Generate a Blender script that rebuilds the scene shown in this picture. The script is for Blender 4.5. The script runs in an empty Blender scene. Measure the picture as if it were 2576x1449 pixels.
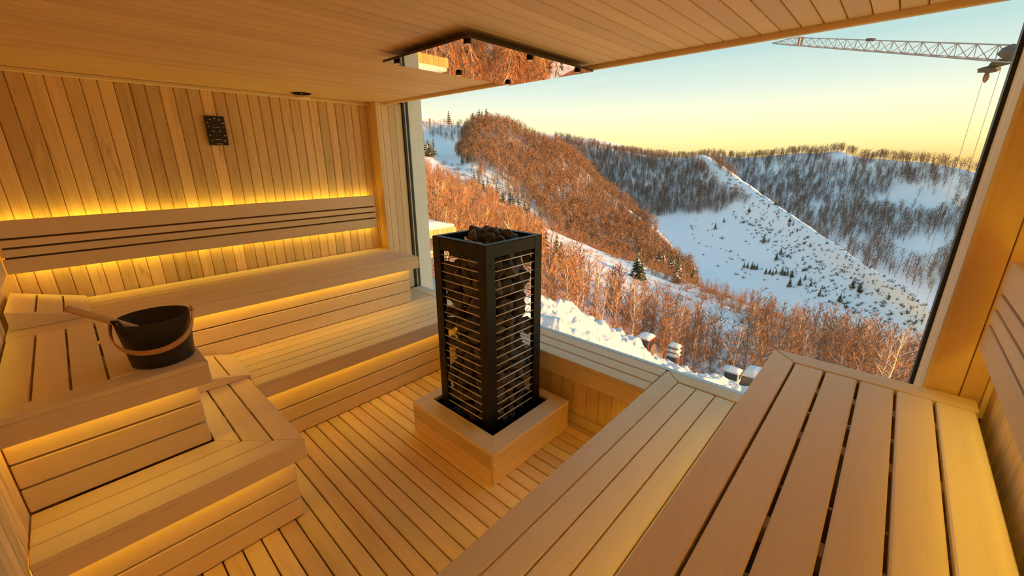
import bpy, bmesh, math, random
import numpy as np
from mathutils import Vector, Matrix

SC = bpy.context.scene
COL = SC.collection
R = math.radians
rnd = random.Random(7)

# ------------------------------------------------------------------ camera
EYE = (0.0, 0.0, 1.665)
cam_d = bpy.data.cameras.new('camera')
cam = bpy.data.objects.new('camera', cam_d)
COL.objects.link(cam)
RIGHT = Vector((0.679097, -0.734039, -0.003911))
UP = Vector((0.222224, 0.200508, 0.954156))
FWD = Vector((0.699603, 0.648833, -0.299285))
m = Matrix.Identity(4)
for i in range(3):
    m[i][0], m[i][1], m[i][2], m[i][3] = RIGHT[i], UP[i], -FWD[i], EYE[i]
cam.matrix_world = m
cam_d.sensor_fit = 'HORIZONTAL'
cam_d.sensor_width = 36.0
cam_d.lens = 36.0 * 1026.75 / 2576
cam_d.clip_start = 0.02
cam_d.clip_end = 6000
SC.camera = cam

# ------------------------------------------------------------------ colour management, sky, sun
vs = SC.view_settings
SC.display_settings.display_device = 'sRGB'
vs.view_transform = 'Standard'
vs.look = 'None'
vs.exposure = 0.0
vs.gamma = 1.0
vs.use_curve_mapping = False
SC.cycles.use_denoising = True
SC.cycles.max_bounces = 14
SC.cycles.diffuse_bounces = 8
SC.cycles.transparent_max_bounces = 12


def lin(r, g, b):
    f = lambda c: (c / 255 / 12.92) if c / 255 <= 0.04045 else ((c / 255 + 0.055) / 1.055) ** 2.4
    return (f(r), f(g), f(b), 1.0)


world = bpy.data.worlds.new('winter_sky')
SC.world = world
world.use_nodes = True
nt = world.node_tree
nt.nodes.clear()
tc = nt.nodes.new('ShaderNodeTexCoord')
sep = nt.nodes.new('ShaderNodeSeparateXYZ')
ramp = nt.nodes.new('ShaderNodeValToRGB')
bg = nt.nodes.new('ShaderNodeBackground')
wo = nt.nodes.new('ShaderNodeOutputWorld')
nt.links.new(tc.outputs['Generated'], sep.inputs[0])
nt.links.new(sep.outputs['Z'], ramp.inputs[0])
nt.links.new(ramp.outputs[0], bg.inputs[0])
nt.links.new(bg.outputs[0], wo.inputs[0])
sky = [(0.0, (255, 212, 128)), (0.030, (255, 240, 165)), (0.065, (255, 250, 195)), (0.100, (245, 246, 214)),
       (0.140, (220, 234, 220)), (0.200, (187, 217, 214)), (0.34, (166, 204, 214)), (1.0, (136, 180, 212))]
cr = ramp.color_ramp
cr.elements[0].position, cr.elements[0].color = sky[0][0], lin(*sky[0][1])
cr.elements[1].position, cr.elements[1].color = sky[-1][0], lin(*sky[-1][1])
for p, c in sky[1:-1]:
    e = cr.elements.new(p)
    e.color = lin(*c)
bg.inputs[1].default_value = 1.2

sun_d = bpy.data.lights.new('sun', 'SUN')
sun_d.energy = 10.0
sun_d.color = (1.0, 0.50, 0.15)
sun_d.angle = R(0.6)
sun = bpy.data.objects.new('sun', sun_d)
COL.objects.link(sun)
SUN_AT = Vector((-0.03, -0.99, 0.092)).normalized()
sun.rotation_euler = (-SUN_AT).to_track_quat('-Z', 'Y').to_euler()
sun.location = (20, -60, 30)

LED_POWER = 13.0
LED_COLOUR = (1.0, 0.72, 0.06, 1.0)


# ------------------------------------------------------------------ materials
def new_mat(name):
    mt = bpy.data.materials.new(name)
    mt.use_nodes = True
    n = mt.node_tree
    b = n.nodes['Principled BSDF']
    return mt, n, b


def wood(name, base, dark, vary=0.12, streak=0.55, rough=0.5, dark_knots=0.0, hue_vary=0.3):
    mt, n, b = new_mat(name)
    N, L = n.nodes.new, n.links.new
    tc = N('ShaderNodeTexCoord')
    oi = N('ShaderNodeObjectInfo')
    off = N('ShaderNodeVectorMath'); off.operation = 'SCALE'
    comb = N('ShaderNodeCombineXYZ')
    L(oi.outputs['Random'], comb.inputs[0]); L(oi.outputs['Random'], comb.inputs[1]); L(oi.outputs['Random'], comb.inputs[2])
    L(comb.outputs[0], off.inputs[0]); off.inputs['Scale'].default_value = 37.0
    add = N('ShaderNodeVectorMath'); add.operation = 'ADD'
    L(tc.outputs['Object'], add.inputs[0]); L(off.outputs[0], add.inputs[1])
    mp = N('ShaderNodeMapping'); mp.inputs['Scale'].default_value = (1.1, 16, 16)
    L(add.outputs[0], mp.inputs[0])
    n1 = N('ShaderNodeTexNoise'); n1.inputs['Scale'].default_value = 1.6; n1.inputs['Detail'].default_value = 4; n1.inputs['Distortion'].default_value = 0.6
    L(mp.outputs[0], n1.inputs['Vector'])
    mp2 = N('ShaderNodeMapping'); mp2.inputs['Scale'].default_value = (5, 120, 120)
    L(add.outputs[0], mp2.inputs[0])
    n2 = N('ShaderNodeTexNoise'); n2.inputs['Scale'].default_value = 2.0; n2.inputs['Detail'].default_value = 3
    L(mp2.outputs[0], n2.inputs['Vector'])
    r1 = N('ShaderNodeValToRGB')
    r1.color_ramp.elements[0].position = 0.30; r1.color_ramp.elements[0].color = (*dark, 1)
    r1.color_ramp.elements[1].position = 0.62; r1.color_ramp.elements[1].color = (*base, 1)
    mx0 = N('ShaderNodeMath'); mx0.operation = 'MULTIPLY_ADD'
    L(n2.outputs['Fac'], mx0.inputs[0]); mx0.inputs[1].default_value = 0.35
    sb = N('ShaderNodeMath'); sb.operation = 'MULTIPLY_ADD'; sb.inputs[1].default_value = streak; sb.inputs[2].default_value = 0.5 - 0.5 * streak - 0.175 + 0.12
    L(n1.outputs['Fac'], sb.inputs[0]); L(sb.outputs[0], mx0.inputs[2])
    L(mx0.outputs[0], r1.inputs[0])
    # each board a little lighter, darker or redder than its neighbour
    hs = N('ShaderNodeHueSaturation')
    L(r1.outputs[0], hs.inputs['Color'])
    mv = N('ShaderNodeMapRange'); mv.inputs[3].default_value = 1 - vary; mv.inputs[4].default_value = 1 + vary * 0.6
    L(oi.outputs['Random'], mv.inputs[0]); L(mv.outputs[0], hs.inputs['Value'])
    fr = N('ShaderNodeMath'); fr.operation = 'MULTIPLY'; fr.inputs[1].default_value = 7.31
    L(oi.outputs['Random'], fr.inputs[0])
    fr2 = N('ShaderNodeMath'); fr2.operation = 'FRACT'; L(fr.outputs[0], fr2.inputs[0])
    mh = N('ShaderNodeMapRange'); mh.inputs[3].default_value = 0.5 - 0.02 * hue_vary; mh.inputs[4].default_value = 0.5 + 0.02 * hue_vary
    L(fr2.outputs[0], mh.inputs[0]); L(mh.outputs[0], hs.inputs['Hue'])
    last = hs.outputs[0]
    if dark_knots > 0:
        mp3 = N('ShaderNodeMapping'); mp3.inputs['Scale'].default_value = (1.4, 9, 9)
        L(add.outputs[0], mp3.inputs[0])
        n3 = N('ShaderNodeTexNoise'); n3.inputs['Scale'].default_value = 2.2; n3.inputs['Detail'].default_value = 5; n3.inputs['Distortion'].default_value = 1.2
        L(mp3.outputs[0], n3.inputs['Vector'])
        r3 = N('ShaderNodeValToRGB'); r3.color_ramp.elements[0].position = 0.62; r3.color_ramp.elements[1].position = 0.76
        r3.color_ramp.elements[0].color = (0, 0, 0, 1); r3.color_ramp.elements[1].color = (dark_knots,) * 3 + (1,)
        L(n3.outputs['Fac'], r3.inputs[0])
        mx = N('ShaderNodeMix'); mx.data_type = 'RGBA'
        L(r3.outputs[0], mx.inputs['Factor']); L(last, mx.inputs['A']); mx.inputs['B'].default_value = (dark[0] * 0.35, dark[1] * 0.3, dark[2] * 0.25, 1)
        last = mx.outputs['Result']
    L(last, b.inputs['Base Color'])
    b.inputs['Roughness'].default_value = rough
    b.inputs['Specular IOR Level'].default_value = 0.3
    bp = N('ShaderNodeBump'); bp.inputs['Strength'].default_value = 0.06; bp.inputs['Distance'].default_value = 0.002
    L(n2.outputs['Fac'], bp.inputs['Height']); L(bp.outputs[0], b.inputs['Normal'])
    return mt


def plain(name, col, rough=0.6, metal=0.0, spec=0.5, noise=0.0, nscale=20):
    mt, n, b = new_mat(name)
    b.inputs['Base Color'].default_value = (*col, 1)
    b.inputs['Roughness'].default_value = rough
    b.inputs['Metallic'].default_value = metal
    b.inputs['Specular IOR Level'].default_value = spec
    if noise > 0:
        N, L = n.nodes.new, n.links.new
        tc = N('ShaderNodeTexCoord')
        nz = N('ShaderNodeTexNoise'); nz.inputs['Scale'].default_value = nscale; nz.inputs['Detail'].default_value = 5
        L(tc.outputs['Object'], nz.inputs['Vector'])
        rr = N('ShaderNodeValToRGB')
        rr.color_ramp.elements[0].position = 0.3; rr.color_ramp.elements[1].position = 0.7
        rr.color_ramp.elements[0].color = tuple(c * (1 - noise) for c in col) + (1,)
        rr.color_ramp.elements[1].color = tuple(min(1, c * (1 + noise)) for c in col) + (1,)
        L(nz.outputs['Fac'], rr.inputs[0]); L(rr.outputs[0], b.inputs['Base Color'])
    return mt


def emit(name, col, power):
    mt, n, b = new_mat(name)
    b.inputs['Base Color'].default_value = (0.8, 0.6, 0.3, 1)
    b.inputs['Emission Color'].default_value = col
    b.inputs['Emission Strength'].default_value = power
    return mt


M = {}
M['bench'] = wood('aspen_bench_wood', (0.87, 0.70, 0.46), (0.77, 0.585, 0.355), vary=0.09, streak=0.5)
M['wall'] = wood('aspen_wall_wood', (0.82, 0.60, 0.35), (0.60, 0.385, 0.19), vary=0.24, streak=0.8, dark_knots=0.5, hue_vary=0.4)
M['ceiling'] = wood('aspen_ceiling_wood', (0.80, 0.585, 0.36), (0.68, 0.465, 0.27), vary=0.10, streak=0.45)
M['floor'] = wood('alder_floor_wood', (0.80, 0.585, 0.345), (0.62, 0.41, 0.21), vary=0.20, streak=0.75, rough=0.42, hue_vary=0.6)
M['pier'] = wood('amber_pier_wood', (0.80, 0.56, 0.30), (0.68, 0.45, 0.215), vary=0.05, streak=0.5)
M['dark_gap'] = plain('gap_shade_wood', (0.16, 0.085, 0.035), 0.9)  # dark brown backing, stands in for the shade between boards
M['back'] = plain('backing_wood', (0.55, 0.36, 0.18), 0.9)
M['led'] = emit('amber_light_strip', LED_COLOUR, LED_POWER)
M['black'] = plain('black_powder_coat', (0.006, 0.0055, 0.005), 0.5, 0.0, 0.35)
M['pit'] = plain('black_floor_pan', (0.006, 0.006, 0.006), 0.7)
M['steel'] = plain('bright_steel', (0.86, 0.84, 0.80), 0.40, 0.35)
M['frame_black'] = plain('black_window_frame', (0.018, 0.016, 0.015), 0.5)
M['frame_light'] = plain('grey_aluminium_spacer', (0.62, 0.62, 0.58), 0.45, 0.3)
M['plaster'] = plain('pale_grey_render', (0.78, 0.81, 0.79), 0.9, noise=0.05, nscale=30)
M['metal_sill'] = plain('pale_grey_sill_sheet', (0.63, 0.69, 0.70), 0.6)
M['bucket'] = plain('matt_black_green_metal', (0.018, 0.021, 0.019), 0.5)
M['hoop'] = wood('bent_beech_wood', (0.62, 0.33, 0.13), (0.47, 0.23, 0.085), vary=0.02)
M['ladle'] = wood('ladle_wood', (0.70, 0.44, 0.21), (0.58, 0.34, 0.15), vary=0.02)
M['dial'] = plain('black_gauge_plate', (0.008, 0.006, 0.006), 0.35)
M['print'] = plain('pale_print', (0.78, 0.74, 0.66), 0.6)
M['print_dim'] = plain('faint_print', (0.16, 0.13, 0.09), 0.6)
M['print_red'] = plain('red_print', (0.42, 0.07, 0.05), 0.6)
M['copper_mirror'] = plain('bronze_tinted_mirror', (0.78, 0.60, 0.47), 0.012, 1.0)
M['plate_edge'] = plain('dark_plate_edge', (0.05, 0.035, 0.03), 0.5)


def glass_mat():
    mt = bpy.data.materials.new('clear_window_glass')
    mt.use_nodes = True
    n = mt.node_tree
    n.nodes.clear()
    N, L = n.nodes.new, n.links.new
    out = N('ShaderNodeOutputMaterial')
    mixs = N('ShaderNodeMixShader')
    tr = N('ShaderNodeBsdfTransparent'); tr.inputs[0].default_value = (0.995, 1.0, 0.995, 1)
    gl = N('ShaderNodeBsdfGlossy'); gl.inputs['Roughness'].default_value = 0.0
    lw = N('ShaderNodeLayerWeight'); lw.inputs['Blend'].default_value = 0.5
    pw = N('ShaderNodeMath'); pw.operation = 'POWER'; pw.inputs[1].default_value = 5.0      # Schlick, the same on both faces
    L(lw.outputs['Facing'], pw.inputs[0])
    fr = N('ShaderNodeMath'); fr.operation = 'MULTIPLY_ADD'; fr.inputs[1].default_value = 0.96; fr.inputs[2].default_value = 0.04
    L(pw.outputs[0], fr.inputs[0])
    L(fr.outputs[0], mixs.inputs[0]); L(tr.outputs[0], mixs.inputs[1]); L(gl.outputs[0], mixs.inputs[2])
    L(mixs.outputs[0], out.inputs[0])
    return mt


M['glass'] = glass_mat()


def stone_mat():
    mt, n, b = new_mat('dark_olivine_stone')
    N, L = n.nodes.new, n.links.new
    tc = N('ShaderNodeTexCoord'); oi = N('ShaderNodeObjectInfo')
    nz = N('ShaderNodeTexNoise'); nz.inputs['Scale'].default_value = 45; nz.inputs['Detail'].default_value = 6
    L(tc.outputs['Object'], nz.inputs['Vector'])
    rr = N('ShaderNodeValToRGB')
    rr.color_ramp.elements[0].position = 0.3; rr.color_ramp.elements[0].color = (0.03, 0.027, 0.024, 1)
    rr.color_ramp.elements[1].position = 0.75; rr.color_ramp.elements[1].color = (0.20, 0.19, 0.175, 1)
    L(nz.outputs['Fac'], rr.inputs[0])
    hs = N('ShaderNodeHueSaturation'); mv = N('ShaderNodeMapRange'); mv.inputs[3].default_value = 0.55; mv.inputs[4].default_value = 1.5
    L(oi.outputs['Random'], mv.inputs[0]); L(mv.outputs[0], hs.inputs['Value']); L(rr.outputs[0], hs.inputs['Color'])
    L(hs.outputs[0], b.inputs['Base Color'])
    b.inputs['Roughness'].default_value = 0.75
    bp = N('ShaderNodeBump'); bp.inputs['Strength'].default_value = 0.5; bp.inputs['Distance'].default_value = 0.004
    L(nz.outputs['Fac'], bp.inputs['Height']); L(bp.outputs[0], b.inputs['Normal'])
    return mt


M['stone'] = stone_mat()


# ------------------------------------------------------------------ building helpers
def tag(o, label=None, cat=None, group=None, kind=None):
    if label: o['label'] = label
    if cat: o['category'] = cat
    if group: o['group'] = group
    if kind: o['kind'] = kind
    return o


def empty(name, loc=(0, 0, 0)):
    o = bpy.data.objects.new(name, None)
    o.empty_display_size = 0.1
    o.location = loc
    COL.objects.link(o)
    return o


def wpos(o):
    p = Vector((0, 0, 0))
    while o is not None:
        p = p + o.location
        o = o.parent
    return p


AX = {'x': Matrix.Identity(3), 'y': Matrix.Rotation(R(90), 3, 'Z'), 'z': Matrix.Rotation(R(-90), 3, 'Y')}
CACHE = {}


def link(name, me, mat, parent, centre, axis='x', rot=None):
    o = bpy.data.objects.new(name, me)
    if mat is not None and not me.materials:
        me.materials.append(mat)
    if parent is not None:
        o.parent = parent
        q = Vector(centre) - wpos(parent)
        if parent.type == 'MESH' and tuple(parent.rotation_euler) != (0, 0, 0):
            q = parent.rotation_euler.to_matrix().inverted() @ q
            o.rotation_euler = (parent.rotation_euler.to_matrix().inverted() @ AX[axis]).to_euler()
        else:
            o.rotation_euler = AX[axis].to_euler()
        o.location = q
    else:
        o.location = centre
        o.rotation_euler = AX[axis].to_euler()
    COL.objects.link(o)
    return o


def bm_mesh(bm, name, smooth=False):
    me = bpy.data.meshes.new(name)
    bm.to_mesh(me)
    bm.free()
    if smooth:
        me.polygons.foreach_set('use_smooth', [True] * len(me.polygons))
    return me


def board(name, x0, x1, y0, y1, z0, z1, mat, parent=None, axis='x', bev=0.003):
    """a squared board with eased edges; the grain runs along AXIS"""
    c = Vector(((x0 + x1) / 2, (y0 + y1) / 2, (z0 + z1) / 2))
    d = (abs(x1 - x0), abs(y1 - y0), abs(z1 - z0))
    if axis == 'y': d = (d[1], d[0], d[2])
    if axis == 'z': d = (d[2], d[1], d[0])
    key = tuple(round(v, 4) for v in d) + (bev, mat.name)
    me = CACHE.get(key)
    if me is None:
        bm = bmesh.new()
        bmesh.ops.create_cube(bm, size=1.0)
        bmesh.ops.scale(bm, vec=d, verts=bm.verts)
        if bev > 0:
            bmesh.ops.bevel(bm, geom=list(bm.edges), offset=min(bev, min(d) * 0.4), segments=1, affect='EDGES')
        me = bm_mesh(bm, name)
        me.materials.append(mat)
        CACHE[key] = me
    return link(name, me, mat, parent, c, axis)


def prism(name, pts, z0, z1, mat, parent=None, axis='x', bev=0.003, plane='xy'):
    """a board cut to the outline PTS (mitred ends, wedges); plane 'xz' extrudes along y from z0 to z1"""
    bm = bmesh.new()
    P = []
    for z in (z0, z1):
        for a, b in pts:
            P.append(Vector((a, b, z)) if plane == 'xy' else Vector((a, z, b)))
    c = sum(P, Vector()) / len(P)
    inv = AX[axis].inverted()
    vv = [bm.verts.new(inv @ (p - c)) for p in P]
    k = len(pts)
    bm.faces.new(vv[:k]); bm.faces.new(vv[k:])
    for i in range(k):
        bm.faces.new((vv[i], vv[(i + 1) % k], vv[k + (i + 1) % k], vv[k + i]))
    bmesh.ops.recalc_face_normals(bm, faces=bm.faces)
    if bev > 0:
        bmesh.ops.bevel(bm, geom=list(bm.edges), offset=bev, segments=1, affect='EDGES')
    return link(name, bm_mesh(bm, name), mat, parent, c, axis)


def tube_mesh(path, radii, sides=8, caps=True):
    bm = bmesh.new()
    rings = []
    pts = [Vector(p) for p in path]
    for i, p in enumerate(pts):
        t = (pts[min(i + 1, len(pts) - 1)] - pts[max(i - 1, 0)]).normalized()
        a = t.orthogonal().normalized() if i == 0 else (rings_a - t * rings_a.dot(t)).normalized()
        rings_a = a
        b = t.cross(a)
        r = radii if isinstance(radii, (int, float)) else radii[i]
        rings.append([bm.verts.new(p + (a * math.cos(2 * math.pi * k / sides) + b * math.sin(2 * math.pi * k / sides)) * r) for k in range(sides)])
    for q, w in zip(rings, rings[1:]):
        for k in range(sides):
            bm.faces.new((q[k], q[(k + 1) % sides], w[(k + 1) % sides], w[k]))
    if caps:
        bm.faces.new(rings[0][::-1]); bm.faces.new(rings[-1])
    bmesh.ops.recalc_face_normals(bm, faces=bm.faces)
    return bm


def tube(name, path, radii, mat, parent=None, sides=8, smooth=True):
    c = sum((Vector(p) for p in path), Vector()) / len(path)
    me = bm_mesh(tube_mesh([Vector(p) - c for p in path], radii, sides), name, smooth)
    return link(name, me, mat, parent, c)


def lathe(name, prof, mat, parent, centre, seg=32, smooth=True):
    bm = bmesh.new()
    rings = []
    for r, z in prof:
        if r <= 1e-6:
            rings.append([bm.verts.new((0, 0, z))])
        else:
            rings.append([bm.verts.new((r * math.cos(2 * math.pi * k / seg), r * math.sin(2 * math.pi * k / seg), z)) for k in range(seg)])
    for q, w in zip(rings, rings[1:]):
        for k in range(seg):
            a, b2 = q[k % len(q)], q[(k + 1) % len(q)]
            c2, d2 = w[(k + 1) % len(w)], w[k % len(w)]
            f = [a]
            for v in (b2, c2, d2):
                if v not in f: f.append(v)
            if len(f) > 2: bm.faces.new(f)
    bmesh.ops.recalc_face_normals(bm, faces=bm.faces)
    return link(name, bm_mesh(bm, name, smooth), mat, parent, centre)


def led(x0, x1, y0, y1, z0, z1, parent):
    return board('light_strip', x0, x1, y0, y1, z0, z1, M['led'], parent, bev=0)

# ------------------------------------------------------------------ room
XL, XR = -0.33, 1.963          # left wall, window wall (inner faces)
YB, YF = 3.5, -0.36            # gauge wall, right wall
ZC = 2.135
ZU, ZL = 0.882, 0.466          # upper and lower bench tops
XG = 2.235                     # glass
YRL, YRR = 3.36, -0.20         # window reveals

floor = board('floor', XL, 2.02, YF, 3.5, -0.10, -0.026, M['dark_gap'], bev=0); tag(floor, kind='structure')
x = -0.3297
while x < 1.99:
    board('plank', x + 0.003, x + 0.0725, 0.25, 2.62, -0.024, 0.0, M['floor'], floor, 'y', 0.004)
    x += 0.0755
for y in (0.5, 0.95, 1.4, 1.85, 2.3):
    board('batten', XL, 2.0, y, y + 0.045, -0.026, -0.0245, M['back'], floor, 'x', 0)

ceiling = board('ceiling', XL - 0.1, 2.066, YF - 0.1, YB + 0.1, ZC + 0.016, ZC + 0.12, M['dark_gap'], bev=0); tag(ceiling, kind='structure')
y = YF
while y < YB - 0.02:
    board('plank', XL, 2.034, y + 0.0016, min(y + 0.0664, YB), ZC, ZC + 0.014, M['ceiling'], ceiling, 'x', 0.0028)
    y += 0.0684

wall_back = board('wall_back', XL - 0.1, 2.26, YB + 0.012, YB + 0.13, -0.1, ZC + 0.1, M['back'], bev=0); tag(wall_back, kind='structure')
x = XL - 0.01
while x < XR + 0.03:
    board('plank', x + 0.0012, x + 0.068, YB, YB + 0.014, 0.0, ZC, M['wall'], wall_back, 'z', 0.0055)
    x += 0.0692
wall_left = board('wall_left', XL - 0.13, XL - 0.012, YF - 0.1, YB + 0.1, -0.1, ZC + 0.1, M['back'], bev=0); tag(wall_left, kind='structure')
y = YF
while y < YB - 0.03:
    board('plank', XL - 0.014, XL, y + 0.002, y + 0.068, 0.0, ZC, M['wall'], wall_left, 'z', 0.0055)
    y += 0.0692
wall_right = board('wall_right', XL - 0.1, 2.26, YF - 0.13, YF - 0.012, -0.1, ZC + 0.1, M['back'], bev=0); tag(wall_right, kind='structure')
x = XL
while x < XR - 0.03:
    board('plank', x + 0.0015, x + 0.0685, YF - 0.014, YF, 0.0, ZC, M['wall'], wall_right, 'z', 0.004)
    x += 0.0692

# the wall that holds the window: two piers, their reveals, the parapet below
wall_window = board('wall_window', 2.014, XG - 0.012, YRR, YRL, -0.1, ZL - 0.034, M['back'], bev=0); tag(wall_window, kind='structure')
board('pier', XR + 0.012, XG, YRL + 0.012, YB + 0.012, -0.1, ZC + 0.02, M['back'], wall_window, 'z', 0)
board('pier', XR + 0.012, XG, YF - 0.012, YRR - 0.012, -0.1, ZC + 0.02, M['back'], wall_window, 'z', 0)
for a, b in ((YRL + 0.002, 3.432), (3.434, YB - 0.002)):
    board('plank', XR, XR + 0.013, a, b, 0.0, ZC, M['pier'], wall_window, 'z', 0.002)
for a, b in ((YRR - 0.093, YRR - 0.001), (YF + 0.014, YRR - 0.096)):
    board('plank', XR, XR + 0.013, a, b, 0.0, ZC, M['pier'], wall_window, 'z', 0.002)
board('corner_bead', XR - 0.018, XR, YF, YF + 0.014, ZU - 0.06, ZC, M['bench'], wall_window, 'z', 0.002)
for s, y in ((1, YRL), (-1, YRR)):
    y0, y1 = (y, y + 0.012) if s > 0 else (y - 0.012, y)
    board('reveal_bead', XR - 0.012, XR + 0.008, y0, y1, ZL, ZC, M['bench'], wall_window, 'z', 0.002)
    for a, b in ((XR + 0.010, 2.000), (2.002, 2.064), (2.066, 2.130), (2.132, 2.200)):
        board('plank', a, b, y0, y1, ZL, ZC, M['bench'], wall_window, 'z', 0.002)
y = 0.66
while y < 2.6:
    board('plank', 2.0, 2.014, y + 0.001, y + 0.091, 0.0, 0.335, M['wall'], wall_window, 'z', 0.002)
    y += 0.0925
sb = board('baseboard_window', 1.966, 1.999, 0.62, 2.5, 0.001, 0.062, M['floor'], None, 'y', 0.004); tag(sb, kind='structure')

# window sill of three slats level with the lower benches, fascia under it
sill = empty('window_sill', (2.08, 1.6, ZL)); tag(sill, 'slatted wooden window sill of three boards behind the stove', 'sill', kind='structure')
for a, b in ((1.928, 2.020), (2.028, 2.122), (2.132, 2.226)):
    board('plank', a, b, 0.806, 2.415, ZL - 0.028, ZL, M['bench'], sill, 'y', 0.004)
board('fascia', 1.936, 1.962, 0.806, 2.415, 0.332, ZL - 0.03, M['bench'], sill, 'y', 0.003)

# trims
t = board('trim_1', 2.035, 2.057, YRR, YRL, ZC - 0.021, ZC + 0.02, M['bench'], None, 'y', 0.003); tag(t, kind='structure')
t = board('trim_2', XL, 1.984, YB - 0.024, YB, ZC - 0.024, ZC - 0.0005, M['bench'], None, 'x', 0.004); tag(t, kind='structure')
t = board('trim_3', XL, 1.94, YF, YF + 0.022, ZC - 0.024, ZC - 0.0005, M['bench'], None, 'x', 0.004); tag(t, kind='structure')

window = empty('window_1', (XG, 1.6, ZL)); tag(window, kind='structure')
for s, y in ((1, YRL), (-1, YRR)):
    a, b = (y - 0.012, y + 0.05) if s > 0 else (y - 0.05, y + 0.012)
    board('window_frame', 2.201, 2.224, a, b, ZL - 0.03, ZC + 0.1, M['frame_black'], window, 'z', 0.001)
    board('spacer', 2.224, 2.240, a + 0.006 * s, b, ZL - 0.03, ZC + 0.1, M['frame_light'] if s > 0 else M['frame_black'], window, 'z', 0.001)
    board('window_frame', 2.240, 2.262, a, b, ZL - 0.03, ZC + 0.1, M['frame_black'], window, 'z', 0.001)
board('pane', XG - 0.003, XG + 0.003, YRR - 0.02, YRL + 0.02, ZL - 0.02, ZC + 0.1, M['glass'], window, 'x', 0)
board('window_frame', 2.201, 2.262, YRR, YRL, ZC + 0.03, ZC + 0.1, M['frame_black'], window, 'y', 0.001)
board('sill_sheet', 2.228, 2.266, YRR, YRL, ZL - 0.034, ZL - 0.004, M['metal_sill'], window, 'y', 0.001)
board('seal', 2.2265, 2.2285, YRR, YRL, ZL - 0.03, ZL - 0.001, M['frame_black'], window, 'y', 0)

facade = board('wall_exterior', 2.263, 2.425, YRL + 0.012, YRL + 0.5, -6.0, 3.4, M['plaster'], None, 'z', 0.004); tag(facade, kind='structure')
board('facade_slab', -3.0, 2.258, -4.5, YB + 0.9, -6.0, -0.12, M['plaster'], facade, 'x', 0)
board('facade_slab', 2.263, 2.425, -4.5, YRR - 0.013, -6.0, 3.4, M['plaster'], facade, 'z', 0)
board('facade_slab', -3.0, 2.425, -4.5, YB + 0.9, ZC + 0.14, 3.4, M['plaster'], facade, 'x', 0)

# ------------------------------------------------------------------ benches
G = 0.0045
W = M['bench']


def cross(bench, bars):
    for (x0, x1, y0, y1, z) in bars:
        board('crossbar', x0, x1, y0, y1, z - 0.075, z - 0.0285, M['bench'], bench, 'y' if (y1 - y0) > (x1 - x0) else 'x', 0.002)


def riser_x(bench, x0, x1, yface, zs):
    for a, b in zs:
        board('riser_slat', x0, x1, yface, yface + 0.022, a, b, W, bench, 'x', 0.004)


def riser_y(bench, xface, y0, y1, zs):
    for a, b in zs:
        board('riser_slat', xface - 0.022, xface, y0, y1, a, b, W, bench, 'y', 0.004)


UPZ = ((ZL + 0.004, 0.566), (0.573, 0.668), (0.675, 0.855))
LOZ = ((0.004, 0.101), (0.108, 0.204), (0.211, 0.439))

# upper bench along the gauge wall
b1 = empty('sauna_bench', (0.8, 3.2, ZU))
tag(b1, 'upper slatted wooden bench along the wall with the black gauge', 'bench', 'slatted sauna benches')
yf = 2.90
for i in range(6):
    y0 = yf + i * 0.0985
    x1 = 1.955
    if i == 0:
        prism('plank', [(XL + 0.004, y0), (1.953, y0), (1.860, y0 + 0.0935), (XL + 0.004, y0 + 0.0935)], ZU - 0.022, ZU, W, b1, 'x')
    else:
        board('plank', XL + 0.004, 1.858, y0 + G, y0 + 0.0955, ZU - 0.022, ZU, W, b1, 'x')
prism('end_board', [(1.955, yf + 0.002), (1.955, 3.49), (1.862, 3.49), (1.862, yf + 0.0955)], ZU - 0.022, ZU, W, b1, 'y')
board('fascia', XL + 0.004, 1.955, yf + 0.002, yf + 0.028, ZU - 0.100, ZU - 0.0225, W, b1, 'x')
riser_x(b1, XL + 0.004, 1.905, 2.985, UPZ)
cross(b1, [(x, x + 0.05, yf + 0.04, 3.48, ZU) for x in (0.35, 1.05, 1.80)])
led(-0.02, 1.895, 2.964, 2.974, ZU - 0.080, ZU - 0.072, b1)

# lower bench along the gauge wall
b2 = empty('sauna_bench', (1.2, 2.7, ZL))
tag(b2, 'lower slatted wooden bench running from the wing to the window', 'bench', 'slatted sauna benches')
yf = 2.425
prism('plank', [(0.506, yf), (2.228, yf), (2.134, yf + 0.094), (0.506, yf + 0.094)], ZL - 0.022, ZL, W, b2, 'x')
for i in range(1, 6):
    y0 = yf + i * 0.0985
    board('plank', 0.506, 2.130, y0 + G, y0 + 0.0955, ZL - 0.022, ZL, W, b2, 'x')
prism('end_board', [(2.228, yf + 0.003), (2.228, 3.34), (2.135, 3.34), (2.135, yf + 0.096)], ZL - 0.022, ZL, W, b2, 'y')
board('plank', 1.93, 2.130, 3.02, 3.34, ZL - 0.022, ZL, W, b2, 'x')
board('fascia', 0.506, 1.92, yf + 0.002, yf + 0.028, ZL - 0.100, ZL - 0.0225, W, b2, 'x')
riser_x(b2, 0.47, 1.995, 2.51, LOZ)
cross(b2, [(x, x + 0.05, yf + 0.04, 2.98, ZL) for x in (0.7, 1.3, 1.9)])
led(0.50, 1.96, 2.489, 2.499, ZL - 0.080, ZL - 0.072, b2)

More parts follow.
